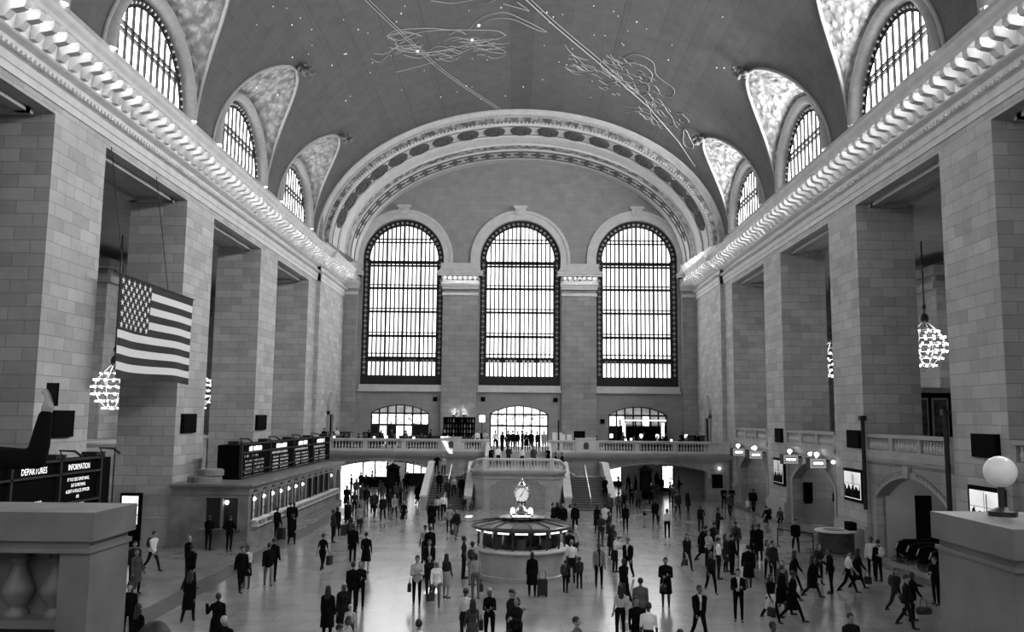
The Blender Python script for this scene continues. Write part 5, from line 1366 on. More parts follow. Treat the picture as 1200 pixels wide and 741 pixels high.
# bags (modelled once each; hang point at origin)
def mk_bags():
    B = {}
    b = MB(); b.box(-.15, .15, -.07, .07, -.5, -.24); b.prism([(-.15, -.24), (.15, -.24), (.11, -.2), (-.11, -.2)], 'y', -.06, .06); hb = MB(); hb.tube([(-.1, 0, -.22), (-.09, 0, -.06), (0, 0, .0), (.09, 0, -.06), (.1, 0, -.22)], .012, 6); B['h'] = ('handbag', b, hb, 'strap')
    b = MB(); b.box(-.2, .2, -.08, .08, -.55, -.14); hb = MB(); hb.tube([(-.1, 0, -.15), (-.08, 0, -.02), (0, 0, .02), (.08, 0, -.02), (.1, 0, -.15)], .01, 6); B['t'] = ('shopping_bag', b, hb, 'handle')
    b = MB(); b.ball((0, 0, 0), (.16, .1, .23), 12, 8); b.ball((0, .07, -.07), (.12, .06, .12), 10, 6); hb = MB()
    for sd in (-1, 1): hb.tube([(sd * .09, -.02, .18), (sd * .11, -.14, .22), (sd * .12, -.27, .1), (sd * .13, -.2, -.12), (sd * .11, -.03, -.16)], .018, 6)
    B['b'] = ('backpack', b, hb, 'strap')
    b = MB(); b.box(-.2, .2, -.12, .12, .06, .66); b.lathe([(.04, 0), (.04, .06)], -.15, 0, 8); b.lathe([(.04, 0), (.04, .06)], .15, 0, 8); hb = MB(); hb.tube([(-.12, .08, .66), (-.12, .08, .98), (.12, .08, .98), (.12, .08, .66)], .014, 6); B['s'] = ('suitcase', b, hb, 'handle')
    b = MB(); b.tube([(-.24, 0, -.42), (-.22, 0, -.4), (.22, 0, -.4), (.24, 0, -.42)], [.08, .14, .14, .08], 12); hb = MB(); hb.tube([(-.14, 0, -.3), (-.12, 0, -.05), (0, 0, .02), (.12, 0, -.05), (.14, 0, -.3)], .014, 6); B['d'] = ('duffel_bag', b, hb, 'handle')
    return {k: (n, bb.mesh(n, LEATHER[0], k == 'b' or k == 'd'), hh.mesh(hn, LEATHER[0]), hn) for k, (n, bb, hh, hn) in B.items()}
BAGS = mk_bags()
GN = {0: 'black', 2: 'dark', 5: 'grey', 8: 'pale'}
NP_ = [0]
PLACED = []
def settle(p):
    """keep a standing person clear of the fixed furniture"""
    if p.x < -13.6 and 45.3 < p.y < 70:
        if p.y < 46.4: p.y = 44.85
        else: p.x = -13.45
    d = V((p.x - IX, p.y - IY, 0))
    if d.length < 2.6: p = V((IX, IY, 0)) + d.normalized() * 2.6
    if abs(p.x) < 7.5 and 64.9 < p.y < 72: p.y = 64.9
    d = V((p.x - 16.75, p.y - 46.6, 0))
    if d.length < 1.4: p = V((16.75, 46.6, 0)) + d.normalized() * 1.4
    if p.x > 17.7: p.x = 17.7
    return p
def person(hx, hy, sex, pose, rot, top, bot, outer, hair, bag, label, group=None, z=0, skin=0, world=None, short=False, h=None):
    s2 = 'f' if sex == 'f' else 'm'
    me, pr, info = tmpl('body', s2, pose)
    H0 = 1.76 + (info['dz'] if pose in ('sit', 'crouch') else 0)
    Ht = h or {'m': 1.76, 'f': 1.66, 'c': 1.25}[sex]; k = Ht / 1.76
    if world is None:
        zh = z + H0 * k; p = atz(hx, hy, zh); p.z = z
        p = settle(p); d_ = V((p.x, p.y, 0)).normalized(); p0_ = p.copy()
        for q_ in range(9):               # step back or forward a little rather than stand inside a neighbour
            if all((p - o_).length > .56 for o_ in PLACED): break
            p = settle(p0_ + d_ * (.3 * (q_ // 2 + 1)) * (1 if q_ % 2 == 0 else -1))
        PLACED.append(p.copy())
    else: p = V(world)
    o = link('person', me, None, p); o.rotation_euler = (0, 0, R(rot)); o.scale = (k, k, k)
    i = NP_[0]; NP_[0] += 1
    sk = SKIN[skin]
    legskin = bot == 's'
    setmat(o, 0, sk); setmat(o, 1, CLOTH[top]); setmat(o, 2, sk if short else CLOTH[top]); setmat(o, 3, sk if legskin else CLOTH[bot]); setmat(o, 4, SHOE); setmat(o, 5, EYE)
    tag(o, label, 'person', group)
    hc = hair[0]; hm = HAIR[hair[1]] if len(hair) > 1 else HAIR['d']
    if hc != 'b':
        c = link('cap' if hc == 'c' else 'hair', tmpl('hair', s2, pose, hc), o); setmat(c, 0, hm)
    if outer != '-':
        kd = {'j': 'jacket', 'v': 'jacket', 'c': 'coat', 'k': 'skirt'}[outer[0]]
        c = link(kd, tmpl(kd, s2, pose, 'v' if outer[0] == 'v' else ''), o); setmat(c, 0, CLOTH[int(outer[1])])
    if bag != '-':
        n_, bm_, hm_, hn = BAGS[bag[0]]; g_ = int(bag[1]); rz = Matrix.Rotation(R(rot), 3, 'Z')
        if bag[0] == 'b': off = info['U']((0, .2 + (.03 if outer != '-' else 0), 1.25)) * k
        elif bag[0] == 's': off = V((-.42, .05, 0)) * k
        else: off = info['hands'][-1][3] * k + V((-.03, 0, .0))
        if bag[0] in 'ht' and pose in ('hold', 'photo', 'call'): off = V((-.27, 0, .98)) * k
        q = p + rz @ off; bo = link(n_, bm_, None, q); bo.rotation_euler = (0, 0, R(rot) + (R(90) if bag[0] in 'htd' else 0)); setmat(bo, 0, LEATHER[g_])
        lab = label.split(' ', 1)[1]
        tag(bo, '%s %s of the person %s' % (GN[g_], n_.replace('_', ' '), ' '.join(lab.split()[:11])), n_.replace('_', ' '), (group + ', bags') if group else None)
        ho = link(hn, hm_, bo); setmat(ho, 0, LEATHER[g_])
    return o
# head-top pixel, sex, pose, facing (0 to the camera, 90 image right), top, trousers, outer, hair, bag | label
DATA = '''
180.4 621.5 m walk 70 8 1 j8 s b2 | person in pale jacket striding right beside the lit pier door
158.6 635 m stand 30 1 0 j1 s - | person in dark jacket half hidden behind the left parapet
152 684 m stand 20 0 0 j0 s - | person in black squeezed against the left parapet edge
161.4 644.7 f ease 60 3 0 c3 m h2 | person in grey coat carrying a bag beside the left parapet
222.3 628.5 m stand 150 0 0 j0 sg - | person with grey hair in black jacket by the left booth
225 638 m step 160 0 1 j0 s - | person in black jacket just before the grey-haired one
223.3 669.5 f step 180 0 0 c0 l - | person in long black coat walking away at left
256.2 695.7 f call 200 0 0 c0 p h0 | person in black coat raising a hand, black bag at side
263 722.7 m stand 180 1 0 j0 sl - | fair-haired person cut off at the bottom edge on the left
163.3 708.5 f stand 150 0 0 j0 l - | person in black with thin strap at the bottom left
252.8 602 m hold 180 0 0 j0 s - | person in black at the ticket office end window, left one
274.6 603 m hips 175 0 0 j0 s - | person in black at the ticket office end window, right one
284 640 m step 40 0 0 j0 s b0 | person in dark jacket leaning left of a white-topped one
290.4 641 f hold 0 8 s k0 p h0 | person in white top and short black skirt facing the camera
316 635 m walk 200 0 5 j0 s - | person in dark jacket and pale trousers near the ticket office
321.6 631 m stand 170 0 0 j0 s - | bigger person in black behind the pale-trousered one
343 602 f step 180 0 0 c0 m - | person in dark coat walking towards the ticket windows
325.3 594.5 m stand 150 0 0 j0 s s0 | person with suitcase at the fourth ticket window
337 589 m stand 165 0 0 j0 s - | person in black at the fifth ticket window
345 589 f stand 185 0 0 j0 m - | person in black at the sixth ticket window
391 597.7 m stand 120 3 0 j2 s - | person in dark grey standing with a companion near ticket windows
395.5 594.5 f stand 200 0 0 c0 m s0 | person in black coat close behind a dark grey one
378.9 624 f walk 170 0 0 - s t0 | person in black walking with a black shopping bag
429.7 624 m ease 175 0 s k0 s - | heavy person in black shirt and dark shorts seen from behind
414.3 615 m stand 180 0 0 j0 s - | person in black beside the heavy one in shorts
411.8 606.4 f stand 200 1 0 j1 m b2 | person with dark backpack in the left queue
385 687 f stand 175 0 0 c0 l - | person with long dark hair and black coat, lower left
403.3 683.4 f stand 20 1 0 c1 ll - | person with light hair in dark coat, lower left
414.3 659 m stand 170 0 0 j0 s - | person in black jacket in the lower left pair
422.8 660 f hold 10 1 0 j0 m - | person in black holding something in the lower left pair
410.6 709 c stand 0 7 3 - sl - | child in pale top near the lower left group
400.8 719 f crouch 60 7 1 - m - | person in white bending over bags at the bottom left
386 729 m crouch 90 0 0 j0 s d0 | person in black crouching over bags at the bottom edge
489.3 651.6 m hold 5 7 0 j7 s h0 | person in light shirt with crossbody bag facing the camera
498.5 615.7 m stand 200 6 2 - c - | person in cap and light shirt behind the black suit
504.2 617.4 m stand 190 0 0 j0 s - | tall person in black seen from behind near the clock booth
503.4 630.8 m walk 10 7 0 v0 s - | person in open black suit and white shirt, left of booth
503.4 650.4 f step 20 1 1 j1 m - | person in dark jacket just left of the sunlit one
512 655.3 f walk 5 9 4 j9 ll h2 | person in white lit by the sun patch on the floor
523.7 649.2 f stand 150 2 s k6 l - | person with long dark hair and pale skirt
491.2 726.6 m stand 170 8 2 - s - | person in white shirt and headphones cut by the bottom edge
553.8 635 m stand 170 7 5 - s b0 | person in pale shirt with black backpack at the booth
557.6 649.5 f stand 190 6 4 - m h0 | person in grey trousers with black bag left of the booth
546 690 f stand 175 8 1 - p - | person in white top with ponytail, lower middle
553.8 702 f ease 200 3 s k3 l - | person in patterned dress with long hair, lower middle
574 689.5 f hold 0 0 0 - ll h0 | fair-haired person all in black facing the camera
598.9 691 m hold 60 1 1 j1 c - | person in flat cap and dark jacket, lower middle
606.5 701 f hold 320 1 0 j1 m h0 | person in dark jacket with shoulder bag beside the cap wearer
558.5 628.5 m stand 90 2 1 - s - | person at the left edge of the information booth counter
623.8 647.6 f stand 180 0 0 c0 m s0 | person in long black coat with suitcase at the booth
669.9 633.3 m stand 180 9 1 - sg - | person in white shirt at the right side of the booth
662.8 657 c stand 150 1 0 j1 s b0 | child in dark jacket left of the white-shirted adult
679 653 c stand 200 1 0 j2 s - | child in dark jacket right of the white-shirted adult
675 616 f stand 120 5 2 j7 ll - | fair-haired person behind the right side of the booth
667.6 620 m stand 150 1 0 j1 s - | person in dark jacket behind the right side of the booth
701.8 637 m stand 5 1 0 v5 s - | person in open grey jacket facing the camera by the booth
736 630.4 m step 330 8 0 v0 s - | person in dark suit and white shirt, right of centre
731 653 f walk 200 0 0 j0 m t0 | person in black with a large black shopping bag
720.9 626.6 f hold 60 8 1 - p - | person in white shirt within the queue right of the booth
726.6 686 f stand 200 7 0 - l h8 | person with long black hair and white shoulder bag
750.4 677.6 m stand 180 4 1 j4 s - | person in grey hooded top seen from behind
745.6 700 m stand 10 0 0 - s - | person in dark clothes and glasses facing the camera
759.9 704 m stand 170 9 1 - s - | person in white T-shirt seen from behind, bottom right of centre
675.8 723.7 m stand 60 4 2 - s - | person in grey top with head turned, bottom centre
779.8 653.9 m hold 350 0 3 c0 s d0 | person in dark coat holding a camera, right of centre
804.6 624.4 f walk 10 7 1 j1 l h0 | person in pale top and dark open jacket walking forward
818.9 683.7 m walk 10 8 0 v0 s - | person in open black suit walking towards the camera
797 738 m stand 180 0 0 - s - | top of a dark-haired head at the bottom edge
754.8 594.8 c hold 90 1 6 - s - | child in dark shirt and pale shorts in profile
767.8 584 m walk 180 0 1 j0 s t0 | person in dark jacket walking away under the right arch
781.6 596.8 f stand 180 8 0 - m - | person in white top and dark trousers near the right arch
822.9 615 m walk 100 0 0 c0 s - | person in long dark coat, left of a close pair
827.7 616.7 m stand 100 0 0 j0 s - | person in dark jacket, right of a close pair
841 595.4 m hold 100 1 0 j1 s - | person in dark jacket bent over a phone by the right crowd
855 577 m step 180 3 1 j3 s - | person in grey jacket walking away near the right corner
848 570 m hold 0 5 0 j0 s - | person of the pair standing in the right corner, left one
857 570 m hold 0 5 0 j0 s - | person of the pair standing in the right corner, right one
879.7 573.5 f hold 10 5 1 j1 m t8 | person with a white bag at the farthest right arch
894.7 572.8 m step 180 0 0 j0 s - | person in black entering the farthest right arch
931.6 607.4 m walk 350 0 0 v0 s - | person in dark suit walking alone at the right
862 611.5 m stand 150 3 1 j3 c b0 | person in cap with round black backpack
829.6 622 f hold 30 7 1 j7 m - | person in pale jacket within the right crowd
836.5 612 m stand 200 1 0 j1 s - | person in dark jacket at the back of the right crowd
841 622 f stand 100 5 1 j6 m - | person in light grey within the right crowd
841.8 630.5 m stand 90 9 1 - s - | person in white shirt and dark trousers in the right crowd
850 626.5 f stand 60 2 1 c2 l - | long-haired person in dark coat in the right crowd
857.3 626.5 m stand 110 0 0 j0 s - | person in black at the right edge of that crowd
832.6 645 f walk 5 1 0 - m - | person in sleeveless dark top walking towards the camera
876.5 638.5 m step 175 0 3 c0 s - | person in long dark coat and grey trousers seen from behind
882.7 615 f stand 120 0 0 c0 m - | person in long dark coat standing close to another at right
889 614.5 m stand 200 0 0 c0 s - | taller dark-coated person of a close pair at right
899.5 633.5 f photo 20 6 1 j6 l - | person in light grey raising hands to the face
905.3 634 m stand 30 1 1 j2 s b2 | person in dark grey beside one with raised hands
864.7 667 m hold 350 8 0 v0 s - | person in black suit and tie, hand at chest
902.3 670.4 f walk 20 0 0 k8 l h0 | person in black top, white skirt and tights
916 657.7 f stand 330 3 2 j3 m - | person in dark grey behind the white skirt
930 643.8 f walk 90 0 0 j0 l - | person in black turned away behind the big dark group
927.7 667 m walk 60 0 0 c0 s - | large person in long black coat striding right
915 661 m walk 70 0 0 c0 s d0 | person in black coat overlapping the large striding one
950.8 649.6 f walk 80 0 1 c0 l - | person with long black hair and black coat striding right
959 638 f hold 20 4 1 j2 m b2 | person in patterned dark top near the round counter
972.6 643 m phone 270 0 0 j0 s - | person in black looking left near the round counter
992.8 642.6 m walk 80 9 0 - s - | person in white shirt striding right near the round counter
1004 642 f walk 90 0 0 c0 l h0 | person in black beside the striding white shirt
1020.3 629.8 m stand 330 8 0 j8 s - | person in white sleeves at the foot of the escalator arch
1028 632.8 m stand 200 0 0 j0 s b8 | person with big white backpack near the escalators
1048.8 664.4 f walk 20 3 2 j2 m b2 | person with dark backpack in the right foreground trio
1060.7 673 m step 60 7 1 j1 s - | person in the middle of the right foreground trio
1067.8 671 f point 100 0 0 j0 m d2 | person pointing right and carrying a duffel bag
1095 653 m hold 300 0 0 j0 s - | person in black partly hidden by the right parapet
996.5 719.5 m stand 10 1 0 v1 s - | person in dark jacket with light lapels, bottom right
905.8 729.7 m stand 20 1 0 - s - | dark-haired head of a person at the bottom edge, right
648 589.8 m stand 90 6 0 j0 s - | person of the group right of the clock, leftmost
652.7 589 f stand 200 0 0 j0 m - | person in black in the group right of the clock
660 590.5 m stand 170 1 0 j0 sg - | grey-haired person in the group right of the clock
668 592 f stand 180 8 6 c8 m - | person in long pale coat right of the clock
674 590.5 m stand 180 0 0 j0 s - | person in black right of the pale coat
506 587.6 m step 180 0 0 c0 s - | person in long dark coat at the foot of the left stair
526.8 592 f hips 0 6 1 j6 m - | person with hands on hips before the left stair
535 596.5 f step 20 1 4 j1 m h0 | person in dark jacket with bag before the left stair
512.7 580.8 f stand 180 7 1 - m - | person in light top at the left stair foot
520 578.7 m stand 0 9 1 - s - | person in white shirt at the left stair foot
733 590.8 f stand 180 0 0 j0 m - | person in dark jacket standing apart, right of the queue
719 616 f hold 60 3 1 j2 l - | person in dark grey mid queue right of the booth
703.8 602 m hold 30 2 3 j2 s - | person with folded arms at the left of the right queue
709.4 590.8 m stand 150 8 1 j8 s - | person in white jacket in the right queue
714 600 f stand 100 3 1 c2 m - | person in dark coat in the right queue
714.3 578.6 m stand 170 6 1 j3 sg - | grey-haired person at the back of the right queue
724.8 577 m stand 200 5 2 j4 s b2 | person with backpack at the back of the right queue
730.5 575.4 f stand 190 0 0 j0 l - | person in black at the end of the right queue
699.7 592 f stand 150 0 0 c0 m - | person in black by the right stair
716 612 f stand 60 1 1 c1 m - | person in dark coat at the front of the right queue
821 592 f phone 0 1 1 j1 m - | person in dark jacket walking out of the right arch side
794 575.4 m walk 0 2 1 j2 s - | person in dark jacket coming out of the right arch
806 573.8 f phone 300 1 1 c1 m - | person in dark coat phoning by the right arch jamb
437.5 574.7 m walk 10 2 0 j2 s - | person in dark grey ahead of the left arch crowd
449.2 579.5 m step 0 3 0 j1 s - | person in dark jacket amid the left walkway
462.6 578.3 f walk 20 6 1 j6 m b2 | person in light top with backpack on the left walkway
473.6 585.6 f walk 0 0 s k0 m - | bare-legged person in dark top and skirt, left walkway
490 564.9 m walk 150 0 0 c0 s - | person in black leaning by the left stair parapet
424 582 m stand 180 3 1 j5 s b5 | person with grey backpack in the left queue
408.2 586.4 f stand 190 0 0 c0 l - | long-haired person in black in the left queue
421.6 591 f stand 170 6 2 j6 m - | person in light jacket in the left queue
'''
CROWD_L = [(424.6, 566.4), (406.7, 569.4), (423, 553.8), (429, 556), (445.4, 562.7), (439.4, 574.6), (448.3, 566), (464, 565), (467.6, 553.8), (475, 556.7), (484.7, 545.6), (478, 552.3), (412, 556), (418, 560), (416, 575), (436, 551), (430, 570), (470, 566), (457, 572)]
CROWD_R = [(740, 568), (745, 559), (744.3, 546), (724.8, 559), (725.6, 548.6), (763, 566), (769.4, 552.7), (775, 558.4), (779, 549.4), (784.8, 564.8), (788, 568), (795.3, 559), (736, 556), (748, 570)]
for ln in DATA.strip().split('\n'):
    a, lab = ln.split('|'); q = a.split(); lab = lab.strip()
    bt = q[6] if q[6] == 's' else int(q[6])
    person(float(q[0]), float(q[1]), q[2], q[3], float(q[4]), int(q[5]), bt, q[7], q[8], q[9], lab, skin=[0, 1, 0, 2, 0, 1, 3][NP_[0] % 7], short=(q[7] == '-' and NP_[0] % 2 == 0))
rp = random.Random(3)
for lst, lab, gr in ((CROWD_L, 'person in the dark crowd passing under the left balcony arch', 'crowd under the left arch'), (CROWD_R, 'person in the dark crowd passing under the right balcony arch', 'crowd under the right arch')):
    for x, y in lst:
        o = person(x, y, rp.choice('mf'), rp.choice(('walk', 'step', 'stand', 'hold')), rp.choice((0, 10, 180, 170, 90)), rp.choice((0, 1, 2, 4, 7)), rp.choice((0, 1, 2)), rp.choice(('j0', 'c0', 'j1', '-', 'j3')), rp.choice(('s', 'l', 'm')), '-', lab, gr, skin=rp.choice((0, 1, 2)))
        if o.location.y > 75 and -7.7 < o.location.x < 7.8: o.location.x = 8.2 if o.location.x > 0 else -8.0
# on the stairs and the balcony
def on(x, y, Y, z, *a, **k):          # standing at depth Y, feet at height z
    p = aty(x, y, Y); p.z = z; return person(0, 0, *a, world=p, **k)
on(512, 536, 71.8, 2.1, 'm', 'photo', 10, 0, 0, 'j0', 's', '-', 'person in black with raised arms at the top of the left stair')
on(520, 536, 71.8, 2.1, 'f', 'stand', 20, 7, 2, 'j6', 'm', '-', 'person in pale jacket at the top of the left stair')
on(515, 559, 68.3, .9, 'm', 'step', 180, 0, 0, 'j0', 's', '-', 'person in black climbing the left stair')
on(532, 567, 67.5, .75, 'f', 'step', 0, 7, 1, '-', 'm', '-', 'person in white coming down the left stair')
on(541, 567, 67.3, .6, 'm', 'stand', 180, 0, 0, 'j0', 's', '-', 'person in black beside the inner parapet of the left stair')
on(524.5, 573, 66.7, .45, 'm', 'step', 180, 2, 1, 'j2', 's', '-', 'person in dark grey on the lowest steps of the left stair')
on(544, 584, 65.0, 0, 'f', 'crouch', 0, 5, 2, 'j2', 'm', '-', 'person crouching at the foot of the left stair parapet')
on(551.5, 590, 65.0, 0, 'c', 'crouch', 30, 4, 1, '-', 's', '-', 'child crouching at the corner of the landing block')
on(709, 562, 67.7, .75, 'f', 'stand', 0, 1, 0, 'c0', 'l', '-', 'person in black beside the outer parapet of the right stair')
for i, (x, y) in enumerate(((583.8, 525.3), (576, 524.4), (596, 523.4), (612, 524.4), (625.4, 528), (642.4, 527))):
    on(x, y, 70.3 + (i % 3) * .4, 2.85, 'mf'[i % 2], ('stand', 'phone', 'hold')[i % 3], (20, 0, 160, 180, 0, 330)[i], (9, 0, 2, 9, 3, 1)[i], 1, ('-', 'j0', 'j2', '-', 'j3', 'j0')[i], 's', '-', ['person in white left of centre behind the landing rail', 'person in black at the left end of the landing rail', 'person in dark grey behind the landing rail', 'person in white in the middle behind the landing rail', 'person in grey jacket behind the landing rail', 'person in black at the right end of the landing rail'][i])
for i, (x, y) in enumerate(((651, 531), (658.4, 533))):
    on(x, y, 72.2, 2.3, 'm', 'step', 80, 0, 0, 'j0', 's', '-', ['person in dark jacket turning onto the right stair, upper one', 'person in dark jacket turning onto the right stair, lower one'][i])
TOPR = [(580.6, 503.6, 9, '-'), (588.6, 504.6, 1, 'j1'), (595.5, 504.6, 3, 'j1'), (606.5, 502.7, 0, 'j0'), (612, 508, 1, 'j1'), (617, 504.6, 0, 'c0'), (622.6, 504.6, 0, 'j0'), (630, 502.7, 1, 'j1'), (637.7, 504.6, 6, 'j6'), (588.6, 512, 0, 'j0'), (601, 506, 5, 'j0')]
for i, (x, y, t_, o_) in enumerate(TOPR):
    on(x, y, 74.9 + (i % 4) * .6, 4.0, 'mf'[i % 2], ('stand', 'hold', 'step', 'ease')[i % 4], (0, 170, 20, 0, 90)[i % 5], t_, 1, o_, 's', '-', 'person standing in the stair gap before the lit middle doorway', group='people at the head of the stairs')
for i, (x, Y_, lab, t_, o_, ps) in enumerate(((395, 80.5, 'person in white bending over a table at the left balcony end', 9, '-', 'hold'), (559.3, 78, 'person in white shirt left of the stair gap', 9, '-', 'stand'), (568.7, 78, 'person in pale top just left of the stair gap', 7, 'j7', 'hold'), (816, 79, 'person in white shirt at the right end of the balcony', 8, 'v0', 'stand'), (380, 79, 'person in black at the left balcony corner', 0, 'j0', 'stand'))):
    q = aty(x, 505, Y_); person(0, 0, 'm', ps, 20, t_, 1, o_, 's', '-', lab, world=(q.x, q.y, BZ))
# near figures on the east balcony
q = aty(57, 480, 5.2); me, pr, info = tmpl('body', 'm', 'high'); hp = info['hands'][-1][3] * (1.84 / 1.76)
person(0, 0, 'm', 'high', 180, 0, 0, 'j0', 's', '-', 'person at the left edge raising a phone in a dark sleeve', world=(q.x + hp.x, q.y + hp.y, 5.15), h=1.84)
q.z = 5.15 + hp.z
ph = MB(); ph.box(-.036, .036, -.006, .006, -.07, .07); ph.mi = 1; ph.box(-.032, .032, -.0075, -.006, -.066, .066)
tag(ph.build('phone', [M['black'], M['gloss_black']], None, loc=q + V((0, .03, .03))), 'phone held up by the dark sleeve at the left edge', 'phone')
q = aty(183, 733, 5.0); person(0, 0, 'm', 'stand', 180, 0, 0, 'j0', 's', '-', 'dark head of a person close below the left parapet', world=(q.x, q.y, 3.9), h=q.z - 3.9)
# ---------------------------------------------------------------- restaurant furniture on the far balcony
def chair_parts():
    e = empty('dining_chair', (0, 0, 0))
    b = MB(); b.box(-.22, .22, -.22, .22, .42, .47); b.build('seat', M['dark_wood'], e)
    b = MB(); b.box(-.22, .22, .19, .23, .55, .92); b.build('backrest', M['dark_wood'], e)
    for x in (-.19, .19):
        for y in (-.19, .2): b = MB(); b.box(x - .02, x + .02, y - .02, y + .02, 0, .42 if y < 0 else .6); b.build('leg', M['dark_wood'], e)
    return e
def table_parts():
    e = empty('dining_table', (0, 0, 0))
    b = MB(); b.lathe([(0, .72), (.48, .72), (.5, .74), (.48, .76), (0, .76)], n=20); b.build('tabletop', M['dark_wood'], e)
    b = MB(); b.lathe([(.28, 0), (.28, .03), (.05, .06), (.04, .72)], n=10); b.build('pedestal', M['iron'], e)
    return e
ch0 = chair_parts(); tb0 = table_parts(); first = [True]
rq = random.Random(5)
tabs = [(-16.2, 76.4), (-14.4, 76.3), (-12.7, 76.5), (-10.9, 76.2), (-9.2, 76.4), (-15.3, 79), (-12.0, 79.2), (7.6, 76.3), (9.4, 76.5), (11.4, 76.3), (13.4, 76.5), (15.4, 76.3), (10.2, 79), (14.2, 79)]
n_l = 0
for i, (x, y) in enumerate(tabs):
    side = 'left' if x < 0 else 'right'
    t_ = tb0 if i == 0 else dup(tb0); t_.location = (x, y, BZ)
    tag(t_, 'small round dark restaurant table on the %s half of the balcony' % side, 'table', 'restaurant tables on the %s half' % side)
    for sg in (-1, 1):
        c_ = ch0 if first[0] else dup(ch0); first[0] = False
        c_.location = (x + sg * .85, y, BZ); c_.rotation_euler = (0, 0, sg * -PI / 2)
        tag(c_, 'dark wooden restaurant chair on the %s half of the balcony' % side, 'chair', 'restaurant chairs on the %s half' % side)
        if rq.random() < .72:
            p_ = person(0, 0, rq.choice('mf'), 'sit', sg * -90 + rq.uniform(-25, 25), rq.choice((0, 1, 1, 3, 7)), 0, rq.choice(('j0', 'j1', '-', 'j3')), rq.choice(('s', 'm', 'l')), '-', 'person seated at a restaurant table on the %s half of the balcony' % side, 'seated diners on the %s half' % side, world=(x + sg * .8, y, BZ), skin=rq.choice((0, 1)))
            # seat height under the pelvis
            p_.location.z = BZ + .0
    if i % 2 == 0:
        l_ = empty('table_lamp', (x, y, BZ + .76), 0, 'small white table lamp on a restaurant table, %s half' % side, 'lamp', 'table lamps on the %s half' % side)
        b = MB(); b.lathe([(.08, 0), (.08, .02), (.015, .04), (.015, .2)], n=8); b.build('base', M['iron'], l_)
        b = MB(); b.lathe([(.1, .18), (.1, .36), (.0, .37)], n=10); b.build('shade', glowmat('table_lamp_shade', 1.6), l_)
taken = []
for i in range(22):                       # people standing among the tables
    x = rq.choice((-1, 1)) * rq.uniform(5.5, 16.5); side = 'left' if x < 0 else 'right'
    if 5 < x < 7: x += 2.5
    if any(abs(x - t_) < .75 for t_ in taken): continue
    taken.append(x)
    person(0, 0, rq.choice('mf'), rq.choice(('stand', 'hold', 'ease')), rq.uniform(0, 360), rq.choice((0, 1, 1, 3, 7)), 0, rq.choice(('j0', 'j1', '-', 'c0')), rq.choice(('s', 'm')), '-', 'person standing among the restaurant tables on the %s half of the balcony' % side, 'standing guests on the %s half' % side, world=(x, 77.75, BZ), skin=rq.choice((0, 1)))
for i, x in enumerate((-16.4, -13.6, 16.2)):
    e = empty('waiter_station', (x, 80.6 if x < 0 else 79.6, BZ), 0, 'dark waiter station on the %s half of the balcony' % ('left' if x < 0 else 'right'), 'sideboard', 'waiter stations on the %s half' % ('left' if x < 0 else 'right'))
    b = MB(); b.box(-.8, .8, 0, .5, 0, 1.35); b.build('cabinet', M['dark_wood'], e); b = MB(); b.box(-.85, .85, -.05, .55, 1.35, 1.42); b.build('worktop', M['black'], e)
    b = MB()
    for k in range(2): b.box(-.72 + .76 * k, -.04 + .76 * k, -.03, 0, .15, 1.28)
    b.build('door', M['dark_wood'], e)
# bar back left of the stairs
q0, q1 = aty(520, 489, 84), aty(556, 515, 84)
e = empty('bar_shelf', ((q0.x + q1.x) / 2, 84, BZ), 0, 'dark bar shelving below two bright uplights', 'bar shelf'); hw = (q1.x - q0.x) / 2; ht = q0.z - BZ
b = MB(); b.box(-hw, hw, .4, .5, 0, ht)
for k in range(5): b.box(-hw, hw, 0, .45, .8 + k * (ht - .85) / 4, .86 + k * (ht - .85) / 4)
for k in range(5): b.box(-hw + 2 * hw * k / 4 - .04, -hw + 2 * hw * k / 4 + .04, 0, .45, 0, ht)
b.build('case', M['black'], e)
bt = MB(); bt.lathe([(.05, 0), (.05, .22), (.018, .28), (.018, .36), (0, .36)], n=8); btm = bt.mesh('bottle', mat('bottle_glass', .12, .15), True); btp = bt.mesh('bottle', mat('pale_bottle', .5, .2), True)
for k in range(4):
    for j in range(11):
        if rq.random() < .8:
            o = link('bottle', rq.choice((btm, btp)), None, (e.location.x - hw + .15 + j * (2 * hw - .3) / 10, 84.2, BZ + .865 + k * (ht - .85) / 4)); tag(o, 'bottle standing on the dark bar shelving', 'bottle', 'bottles on the bar shelving')
q = aty(510, 508, 80); e = empty('bar_counter', (q.x, 80.5, BZ), 0, 'long dark bar counter left of the stair gap', 'bar counter')
b = MB(); b.box(-3.4, 3.3, 0, .6, 0, 1.05); b.build('front', M['dark_wood'], e); b = MB(); b.box(-3.5, 3.4, -.1, .7, 1.05, 1.12); b.build('worktop', M['gloss_black'], e)
for k, x in enumerate((531.5, 544)):
    q = aty(x, 486, FAR - .6); l_ = empty('uplight', (q.x, FAR - .58, q.z), 0, ['left uplight', 'right uplight'][k] + ' shining up the pilaster above the bar', 'lamp')
    b = MB(); b.lathe([(.05, -.2), (.16, 0), (.14, .02)], n=10); b.build('bowl', M['bronze'], l_); b = MB(); b.lathe([(0, .0), (.13, .01), (.0, .05)], n=10); b.build('bulb', M['lamp'], l_)
    point('uplight_glow', (q.x, FAR - .9, q.z + .3), 7, .05)
q = aty(565, 491, 82); l_ = empty('floor_lamp', (q.x, 82, BZ), 0, 'lamp with white shade left of the middle doorway', 'lamp')
b = MB(); b.lathe([(.2, 0), (.2, .04), (.03, .06), (.03, q.z - BZ - .3)], n=10); b.box(-.16, .16, -.16, .16, .04, 1.4); b.build('stand', M['black'], l_); b = MB(); b.lathe([(.24, -.3), (.24, .3), (0, .31)], 0, 0, 12, z=q.z - BZ); b.build('shade', M['lamp'], l_)
